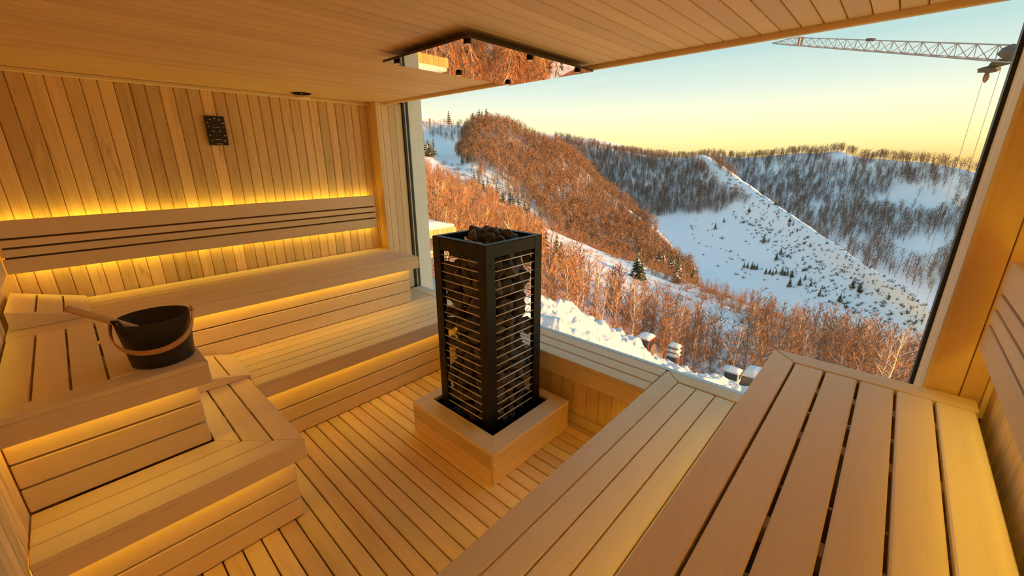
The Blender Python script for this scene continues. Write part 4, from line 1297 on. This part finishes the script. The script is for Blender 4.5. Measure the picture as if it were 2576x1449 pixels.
# ---- conifers, each one a thing
CON = {
    'trio': [(251.9, 294.2, -1.5), (251.7, 286.6, -0.2), (251.8, 279.8, 0.4)],
    'top': [(328.6, 362.9, 37.5), (324.1, 350.4, 36.8), (320.2, 343.3, 35.9), (319.7, 338.8, 36.2), (319.6, 332.0, 35.9), (316.9, 327.9, 34.9), (350.9, 432.2, 42.3)],
    'left': [(243.8, 339.4, 5.7), (245.5, 336.6, 4.9), (248.2, 338.5, 5.5), (248.0, 334.6, 4.5), (256.0, 340.8, 6.3)],
    'gully': [(220.2, 243.8, -15.7), (217.5, 235.4, -17.7), (213.2, 226.3, -19.7), (212.5, 220.7, -21.1), (208.4, 211.6, -24.0), (209.0, 208.0, -25.5), (210.5, 203.6, -27.6), (213.0, 199.1, -30.0), (212.5, 195.8, -31.2), (214.9, 192.7, -32.7), (216.9, 188.3, -34.4), (211.9, 181.1, -36.8), (213.4, 177.0, -38.6), (211.6, 171.0, -40.8), (232.9, 171.3, -44.8), (244.1, 168.4, -46.9), (250.3, 163.8, -49.0)],
    'right': [(247.2, 106.2, -69.1), (250.5, 104.1, -69.6), (249.6, 100.3, -70.6), (252.6, 97.3, -71.4), (252.4, 92.2, -73.1), (253.7, 89.7, -74.4), (256.6, 87.5, -76.1), (257.9, 84.3, -79.0), (260.6, 81.9, -81.5), (258.3, 97.8, -71.2), (265.4, 104.8, -69.7)],
    'mid': [(388.5, 85.8, -88.1), (387.1, 82.8, -87.8), (384.8, 78.9, -87.7), (385.0, 77.1, -87.3), (383.5, 74.9, -87.2), (374.5, 66.3, -87.6), (373.5, 63.3, -86.8), (371.0, 60.8, -86.8), (372.0, 58.8, -85.5), (369.4, 54.6, -84.9), (367.4, 52.5, -84.8), (366.2, 50.5, -84.2), (469.3, 129.6, -62.0), (459.6, 134.3, -68.7), (421.8, 81.0, -70.8), (398.0, 62.4, -74.9), (392.5, 63.8, -79.0), (349.0, 45.5, -88.2), (349.0, 39.6, -86.0), (355.2, 37.7, -82.6), (345.2, 32.6, -84.2), (326.3, 9.7, -76.5), (319.9, 5.6, -76.8), (361.3, 46.8, -84.2), (325.4, 24.9, -85.1), (312.1, 13.5, -82.9), (427.8, 65.1, -51.5), (473.8, 108.5, -50.8)],
    'near': [(89.2, 76.2, -20.9), (82.6, 69.9, -20.6), (83.4, 78.4, -18.7), (72.0, 56.3, -21.2), (71.8, 53.1, -21.9), (75.2, 54.3, -22.7), (74.4, 53.8, -22.6), (72.1, 48.7, -23.2), (110.7, 52.3, -31.8), (109.9, 50.3, -32.1), (119.9, 43.9, -33.7), (123.1, 44.5, -34.3), (90.4, 86.2, -18.6), (100.5, 90.5, -19.7), (96.9, 83.3, -20.9)],
}

spr = [soup_mesh('spruce_tree', *spruce(500 + i, 1.0), [M['bark'], M['needles'], M['snow_clump']]) for i in range(5)]
ORD = ('leftmost', 'second from left', 'third from left', 'fourth from left', 'fifth from left', 'sixth from left', 'seventh from left', 'eighth from left')


def conifers(pts, h0, h1, seed, label, group, ordered=False):
    r = np.random.RandomState(seed)
    pts = sorted(pts, key=lambda q: -math.atan2(q[1], q[0]))
    if ordered:
        singles('spruce_tree', spr, np.array(pts), r.uniform(h0, h1, len(pts)), seed, lambda i, p: label + ', ' + ORD[i], 'tree', group)
        return
    singles('spruce_tree', spr, np.array(pts), r.uniform(h0, h1, len(pts)), seed, label, 'tree', group)


conifers(CON['trio'], 8, 10.5, 51, 'dark spruce in the trio low on the shaded snow field', 'three spruces on the snow field', True)
conifers(CON['top'], 15, 20, 52, 'dark spruce in the clump on top of the brown hill', 'spruces on the hilltop', True)
conifers(CON['left'], 14, 18, 53, 'dark spruce in the clump beside the white outer wall', 'spruces by the outer wall', True)
conifers(CON['gully'], 9, 13, 54, 'snow dusted dark conifer in the diagonal row along the gully', 'conifers in the gully')
conifers(CON['right'], 13, 19, 55, 'dark conifer in the stand at the lower right foot of the brown hill', 'conifers at the hill foot')
conifers(CON['mid'], 4.5, 8, 56, 'small dark spruce on the blue shaded snow of the white ridge', 'spruces on the white ridge')
conifers(CON['near'], 5.5, 8.5, 57, 'green conifer among the orange trees of the near slope', 'conifers on the near slope')

# ---- shrubs dotted over the white ridge
shrubs = [bush(600 + i, 1.0, 16, 0.05, 0.3) for i in range(5)]
shr_me = [soup_mesh('shrub', *t, [M['needles'], M['snow_clump']]) for t in shrubs]
P = scatter('mid', 3000, 18, 0.1, 1.0, 0.3, 1.0)
a = inside(REG['mid_ridge'], P[:, 0], P[:, 1])
b = inside(REG['mid_bowl'], P[:, 0], P[:, 1]) & (rs.uniform(size=len(P)) < 0.16)
P = P[a | b]
Hs = np.abs(rs.normal(0, 1.0, len(P))) * 1.0 + 0.7
order = np.argsort(-apparent(P, Hs))
P, Hs = P[order], Hs[order]
singles('shrub', shr_me, P[:290], Hs[:290], 46, 'small dark shrub dotted on the snow of the white ridge', 'shrub', 'shrubs on the white ridge')
if len(P) > 290:
    merged('ridge_scrub', shrubs, P[290:620], Hs[290:620], 47, [M['needles'], M['snow_clump']], 'tiny dark scrub speckling the snow of the white ridge', 'scrub')

# ---- single plants close by
o = bpy.data.objects.new('pale_tree', soup_mesh('pale_tree', *bare_tree(777, 8.2, 26, 3, 0.022, crown=0.16, up=0.85, spread=0.36, tr=0.013), [M['birch_bark'], M['birch_bark']]))
o.location = (59.9, -3.4, -24.6); COL.objects.link(o)
tag(o, 'bare pale tree lit by the sun at the lower right corner of the window', 'tree')
o = bpy.data.objects.new('bare_bush', soup_mesh('bare_bush', *bush(778, 1.6, 46, 0.008), [M['bark']]))
o.location = (25.8, 17.1, -12.4); COL.objects.link(o)
tag(o, 'dark twiggy bush on the snow bank just above the window sill', 'bush')

# ------------------------------------------------------------------ neighbouring balcony with snow on it
M['cladding'] = wood('sunlit_larch_cladding', (0.62, 0.36, 0.16), (0.46, 0.25, 0.10), vary=0.15)
M['grey_boards'] = wood('weathered_boards', (0.42, 0.29, 0.19), (0.28, 0.19, 0.12), vary=0.2)
M['rust'] = plain('rusty_red_steel', (0.34, 0.11, 0.06), 0.7, noise=0.3, nscale=8)
M['white_paint'] = plain('white_paint', (0.72, 0.70, 0.66), 0.5)
M['dark_glass'] = plain('dark_cab_glass', (0.03, 0.035, 0.04), 0.15)
M['red_paint'] = plain('red_paint', (0.45, 0.05, 0.03), 0.5)
M['grille'] = plain('brown_grille', (0.16, 0.11, 0.08), 0.7)
M['crane'] = plain('grey_lilac_crane_paint', (0.33, 0.31, 0.33), 0.5)
M['crane_rust'] = plain('orange_crane_paint', (0.45, 0.22, 0.12), 0.6)
M['tarp'] = plain('dark_grey_tarpaulin', (0.10, 0.095, 0.085), 0.8, noise=0.3, nscale=3)


def snow_cap(name, x0, x1, y0, y1, z, h, parent, sl=0.0, seed=0):
    """a soft rounded slab of snow; SL lowers it along x"""
    r = random.Random(seed)
    n, mm = 12, 8
    bm = bmesh.new()
    top, bot = [], []
    for i in range(n + 1):
        for j in range(mm + 1):
            u, v = i / n, j / mm
            ed = min(1.0, 5 * min(u, 1 - u)) ** 0.4 * min(1.0, 4 * min(v, 1 - v)) ** 0.4
            zz = h * (0.25 + 0.75 * ed) * (1 + r.uniform(-0.05, 0.05)) - sl * u * ed
            top.append(bm.verts.new((x0 + (x1 - x0) * u, y0 + (y1 - y0) * v, z + zz)))
            bot.append(bm.verts.new((x0 + (x1 - x0) * u, y0 + (y1 - y0) * v, z)))
    q = mm + 1
    for i in range(n):
        for j in range(mm):
            bm.faces.new((top[i * q + j], top[(i + 1) * q + j], top[(i + 1) * q + j + 1], top[i * q + j + 1]))
            bm.faces.new((bot[i * q + j], bot[i * q + j + 1], bot[(i + 1) * q + j + 1], bot[(i + 1) * q + j]))
    for i in range(n):
        for j in (0, mm):
            bm.faces.new((top[i * q + j], bot[i * q + j], bot[(i + 1) * q + j], top[(i + 1) * q + j]))
    for j in range(mm):
        for i in (0, n):
            bm.faces.new((top[i * q + j], top[i * q + j + 1], bot[i * q + j + 1], bot[i * q + j]))
    bmesh.ops.recalc_face_normals(bm, faces=bm.faces)
    bm.normal_update()
    c = Vector(((x0 + x1) / 2, (y0 + y1) / 2, z))
    bmesh.ops.translate(bm, vec=-c, verts=bm.verts)
    return link(name, bm_mesh(bm, name, True), M['snow_near'], parent, c)


bl = empty('balcony', (11.0, 19.0, -8.0))
tag(bl, 'snow covered wooden balcony roof of the house just left of the stove', 'balcony')
for i in range(28):
    x = 6.0 + i * 0.312
    board('cladding_board', x + 0.006, x + 0.306, 17.96, 18.02, -2.34, -1.915, M['cladding'], bl, 'z', 0.006)
board('roof_slab', 6.0, 14.70, 18.02, 23.0, -2.30, -1.95, M['grey_boards'], bl, 'x', 0.02)
snow_cap('snow_cap', 6.0, 14.62, 17.97, 23.0, -1.912, 0.66, bl, 0.22, 5)
board('lower_slab', 6.0, 13.15, 18.10, 23.0, -3.47, -3.16, M['grey_boards'], bl, 'x', 0.02)
snow_cap('lower_snow', 6.0, 13.12, 18.06, 23.0, -3.16, 0.40, bl, 0.06, 6)
for i in range(11):
    board('wall_board', 6.0, 13.08, 18.2, 18.26, -8.4 + i * 0.445, -7.96 + i * 0.445, M['grey_boards'], bl, 'x', 0.008)
for x in (7.6, 12.80):
    board('column', x, x + 0.26, 18.2, 18.46, -3.16, -2.30, M['grey_boards'], bl, 'z', 0.008)

# ------------------------------------------------------------------ machines and stacks on the snow bank


def at_yaw(o, yaw):
    o.rotation_euler = (0, 0, yaw)


tr = empty('tractor', (38.5, 16.7, -18.45))
tag(tr, 'small snow capped tractor parked at the edge of the wood, nearest the stove', 'tractor')


def tb(name, x0, x1, y0, y1, z0, z1, mat, par=None, root=None, bev=0.03):
    root = root or tr
    b = root.location
    return board(name, b.x + x0, b.x + x1, b.y + y0, b.y + y1, b.z + z0, b.z + z1, mat, par or root, 'x', bev)


tb('cab', -0.2, 1.2, -0.65, 0.65, 0.9, 1.95, M['dark_glass'])
for x in (-0.2, 1.14):
    for y in (-0.68, 0.62):
        tb('cab_post', x, x + 0.07, y, y + 0.07, 0.7, 2.0, M['red_paint'], bev=0.01)
tb('cab_roof', -0.35, 1.3, -0.75, 0.75, 1.95, 2.08, M['red_paint'])
b = tr.location
snow_cap('roof_snow', b.x - 0.35, b.x + 1.3, b.y - 0.72, b.y + 0.72, b.z + 2.08, 0.34, tr, 0, 11)
tb('hood', -1.5, -0.2, -0.42, 0.42, 0.5, 1.15, M['white_paint'])
snow_cap('hood_snow', b.x - 1.5, b.x - 0.35, b.y - 0.42, b.y + 0.42, b.z + 1.15, 0.28, tr, 0, 12)
for i in range(5):
    tb('grille_bar', -1.53, -1.50, -0.40 + i * 0.17, -0.29 + i * 0.17, 0.15, 1.1, M['grille'], bev=0.01)
for x, y, r_ in ((0.7, -0.72, 0.7), (0.7, 0.72, 0.7), (-1.0, -0.55, 0.45), (-1.0, 0.55, 0.45)):
    w_ = lathe('wheel', [(0, -0.16), (r_ * 0.9, -0.16), (r_, -0.1), (r_, 0.1), (r_ * 0.9, 0.16), (0, 0.16)], M['grille'], tr, (b.x + x, b.y + y, b.z + r_), 20)
    w_.rotation_euler = (R(90), 0, 0)

rk = empty('pallet_stack', (41.5, 14.5, -20.55))
tag(rk, 'tall narrow rack between rusty posts with three snow caps, beyond the sill', 'rack')
b = rk.location
for x in (-0.6, 0.6):
    for y in (-0.82, -0.66, 0.60, 0.78):
        tb('post', x - 0.04, x + 0.04, y, y + 0.08, -1.4, 2.9 - 0.5 * abs(y) + 0.3 * x, M['rust'], root=rk, bev=0.01)
for i in range(20):
    tb('crate_slat', -0.55, -0.50, -0.55, 0.55, -1.295 + i * 0.155, -1.295 + i * 0.155 + 0.10, M['grille'], root=rk, bev=0.01)
tb('crate', -0.49, 0.5, -0.52, 0.52, -1.3, 1.85, M['grille'], root=rk, bev=0.02)
for i, z in enumerate((1.85, 2.35, 2.85)):
    if i: tb('shelf', -0.55, 0.55, -0.6, 0.6, z - 0.08, z, M['grille'], root=rk, bev=0.01)
    snow_cap('shelf_snow', b.x - 0.62 + 0.1 * i, b.x + 0.55, b.y - 0.62, b.y + 0.62, b.z + z, 0.33, rk, 0, 20 + i)
for y in (-0.4, 0.35):
    tb('strut', 0.3, 0.36, y, y + 0.06, 1.9, 2.9, M['grille'], root=rk, bev=0.01)

cb = empty('vehicle', (46.0, 9.5, -22.3))
tag(cb, 'white vehicle cab with a snow covered roof at the window edge by the right bench', 'vehicle')
b = cb.location
bm = bmesh.new()
prof = [(-0.75, 0.0), (0.75, 0.0), (0.70, 0.9), (0.52, 1.75), (-0.55, 1.75), (-0.72, 0.9)]
for y in (-0.8, 0.8):
    for px, pz in prof: bm.verts.new((px, y * (0.92 if pz > 1 else 1), pz))
bm.verts.ensure_lookup_table()
vv = list(bm.verts); k = len(prof)
bm.faces.new(vv[:k]); bm.faces.new(vv[k:])
for i in range(k): bm.faces.new((vv[i], vv[(i + 1) % k], vv[k + (i + 1) % k], vv[k + i]))
bmesh.ops.recalc_face_normals(bm, faces=bm.faces)
bmesh.ops.bevel(bm, geom=list(bm.edges), offset=0.05, segments=2, affect='EDGES')
link('cab', bm_mesh(bm, 'cab'), M['white_paint'], cb, b)
wn = tb('windscreen', -0.72, -0.64, -0.66, 0.66, 0.95, 1.62, M['dark_glass'], root=cb, bev=0.02)
wn.rotation_euler = (0, R(10), 0)
tb('side_window', -0.42, 0.40, -0.80, -0.765, 0.9, 1.6, M['dark_glass'], root=cb, bev=0.02)
tb('tail_lamp', -0.78, -0.70, 0.45, 0.78, 0.55, 1.0, M['red_paint'], root=cb, bev=0.02)
snow_cap('roof_snow', b.x - 0.72, b.x + 0.65, b.y - 0.85, b.y + 0.85, b.z + 1.75, 0.34, cb, 0.05, 31)
for y in (-0.72, 0.72):
    w_ = lathe('wheel', [(0, -0.12), (0.32, -0.12), (0.36, 0), (0.32, 0.12), (0, 0.12)], M['grille'], cb, (b.x, b.y + y, b.z + 0.2), 18)
    w_.rotation_euler = (R(90), 0, 0)

mo = empty('boulder', (47.6, 7.6, -22.6))
tag(mo, 'large dark boulder under a thick slab of snow beside the white vehicle', 'boulder')
b = mo.location
bm = bmesh.new()
bmesh.ops.create_icosphere(bm, subdivisions=3, radius=1.0)
r2 = random.Random(5)
for v in bm.verts:
    v.co = Vector((v.co.x * 1.1, v.co.y * 1.7, v.co.z * (1.5 if v.co.z > 0 else 2.6))) * (1 + r2.uniform(-0.06, 0.06))
link('rock', bm_mesh(bm, 'rock'), M['grille'], mo, (b.x, b.y, b.z + 0.5))
snow_cap('boulder_snow', b.x - 0.95, b.x + 1.2, b.y - 1.9, b.y + 1.1, b.z + 1.45, 0.9, mo, 0.1, 32)

lm = empty('lumber_pile', (33.6, 17.3, -17.0))
tag(lm, 'snow covered pile of long battens sticking out of the snow bank', 'lumber')
b = lm.location
r2 = random.Random(8)
for i in range(16):
    y0, z0 = r2.uniform(-0.5, 0.3), r2.uniform(0.1, 0.75)
    o = tb('batten', -0.2, 1.4 + r2.uniform(0, 0.5), y0, y0 + 0.07, z0, z0 + 0.06, M['rust'], root=lm, bev=0.005)
    o.rotation_euler = (0, r2.uniform(-0.12, 0.05), R(-55) + r2.uniform(-0.12, 0.12))
snow_cap('pile_snow', b.x - 0.9, b.x + 0.7, b.y - 0.6, b.y + 0.7, b.z + 0.72, 0.4, lm, 0, 33)

hs = empty('hut_roof', (25.2, 19.0, -10.2))
tag(hs, 'flat dark board slab under snow at the top of the snow bank beside the stove', 'slab')
b = hs.location
tb('slab_board', -1.1, 0.9, -0.8, 0.8, 0.45, 0.55, M['grille'], root=hs, bev=0.02)
snow_cap('slab_snow', b.x - 1.1, b.x + 0.85, b.y - 0.78, b.y + 0.78, b.z + 0.55, 0.16, hs, 0, 34)

# ------------------------------------------------------------------ tower crane jib with its hoist ropes
cr_ = empty('tower_crane', (60, -4, 10))
tag(cr_, 'grey lattice jib of a tower crane with hanging ropes against the sky', 'crane')
A_, B_ = Vector((57.5, -5.7, 9.27)), Vector((92.4, 21.9, 21.35))
ax = (B_ - A_).normalized()
sd = ax.cross(Vector((0, 0, 1))).normalized()
up = sd.cross(ax)


def jp(t, v, w):
    """point along the jib: t 0..1, v up, w sideways, in lattice heights"""
    hh = 1.22 - 0.2 * t if t < 0.86 else (1.22 - 0.2 * 0.86) * max(0.12, (1 - t) / 0.14)
    return A_.lerp(B_, t) + up * (v * hh) + sd * (w * 0.6 * min(1, hh))


cro = cr_.location
def bar(bm, p, q, r):
    b2 = tube_mesh([p - cro, q - cro], r, 4)
    mm = bpy.data.meshes.new('t'); b2.to_mesh(mm); b2.free(); bm.from_mesh(mm); bpy.data.meshes.remove(mm)


for v, w in ((1, 0), (0, -1), (0, 1)):
    bm = bmesh.new()
    for i in range(16):
        bar(bm, jp(i / 16, v, w), jp((i + 1) / 16, v, w), 0.075)
    link('chord', bm_mesh(bm, 'chord'), M['crane'], cr_, cro)
bm = bmesh.new()
n = 21
for i in range(n):
    t0, t1, t2 = i / n, (i + 0.5) / n, (i + 1) / n
    for w in (-1, 1):
        bar(bm, jp(t0, 0, w), jp(t1, 1, 0), 0.04)
        bar(bm, jp(t1, 1, 0), jp(t2, 0, w), 0.04)
    bar(bm, jp(t0, 0, -1), jp(t0, 0, 1), 0.04)
lc = link('lacing', bm_mesh(bm, 'lacing'), M['crane'], cr_, cro); tag(lc, kind='stuff')
for t in (0.79, 0.81):
    bm = bmesh.new(); bar(bm, jp(t, -0.1, 0), jp(t + 0.004, 1.15, 0), 0.17)
    link('jib_joint', bm_mesh(bm, 'jib_joint'), M['crane_rust'], cr_, cro)
bm = bmesh.new(); bar(bm, jp(0.43, 1.05, 0), jp(0.46, 1.05, 0), 0.2); link('lamp_box', bm_mesh(bm, 'lamp_box'), M['tarp'], cr_, cro)


def lump(name, p, d, mat, seed):
    bm = bmesh.new()
    bmesh.ops.create_icosphere(bm, subdivisions=2, radius=1.0)
    r2 = random.Random(seed)
    for v in bm.verts: v.co = Vector((v.co.x * d[0], v.co.y * d[1], v.co.z * d[2])) * (1 + r2.uniform(-0.25, 0.25))
    return link(name, bm_mesh(bm, name), mat, cr_, p)


lump('machinery', (58.6, -5.0, 10.35), (0.8, 0.95, 0.62), M['tarp'], 3)
lump('machinery', (59.5, -4.4, 9.75), (0.7, 0.9, 0.32), M['tarp'], 4)
lump('trolley', (59.9, -3.8, 9.35), (0.6, 0.8, 0.28), M['tarp'], 6)
lump('rag', (59.9, -3.75, 8.75), (0.2, 0.22, 0.5), M['grille'], 7)
for y in (-3.6, -4.5):
    tube('rope', [(59.9, y, 9.4), (59.9, y, -14.0)], 0.022, M['crane'], cr_, 4)
board('mast', 57.2, 58.6, -7.4, -6.0, -30.0, 13.0, M['crane'], cr_, 'z', 0.05)
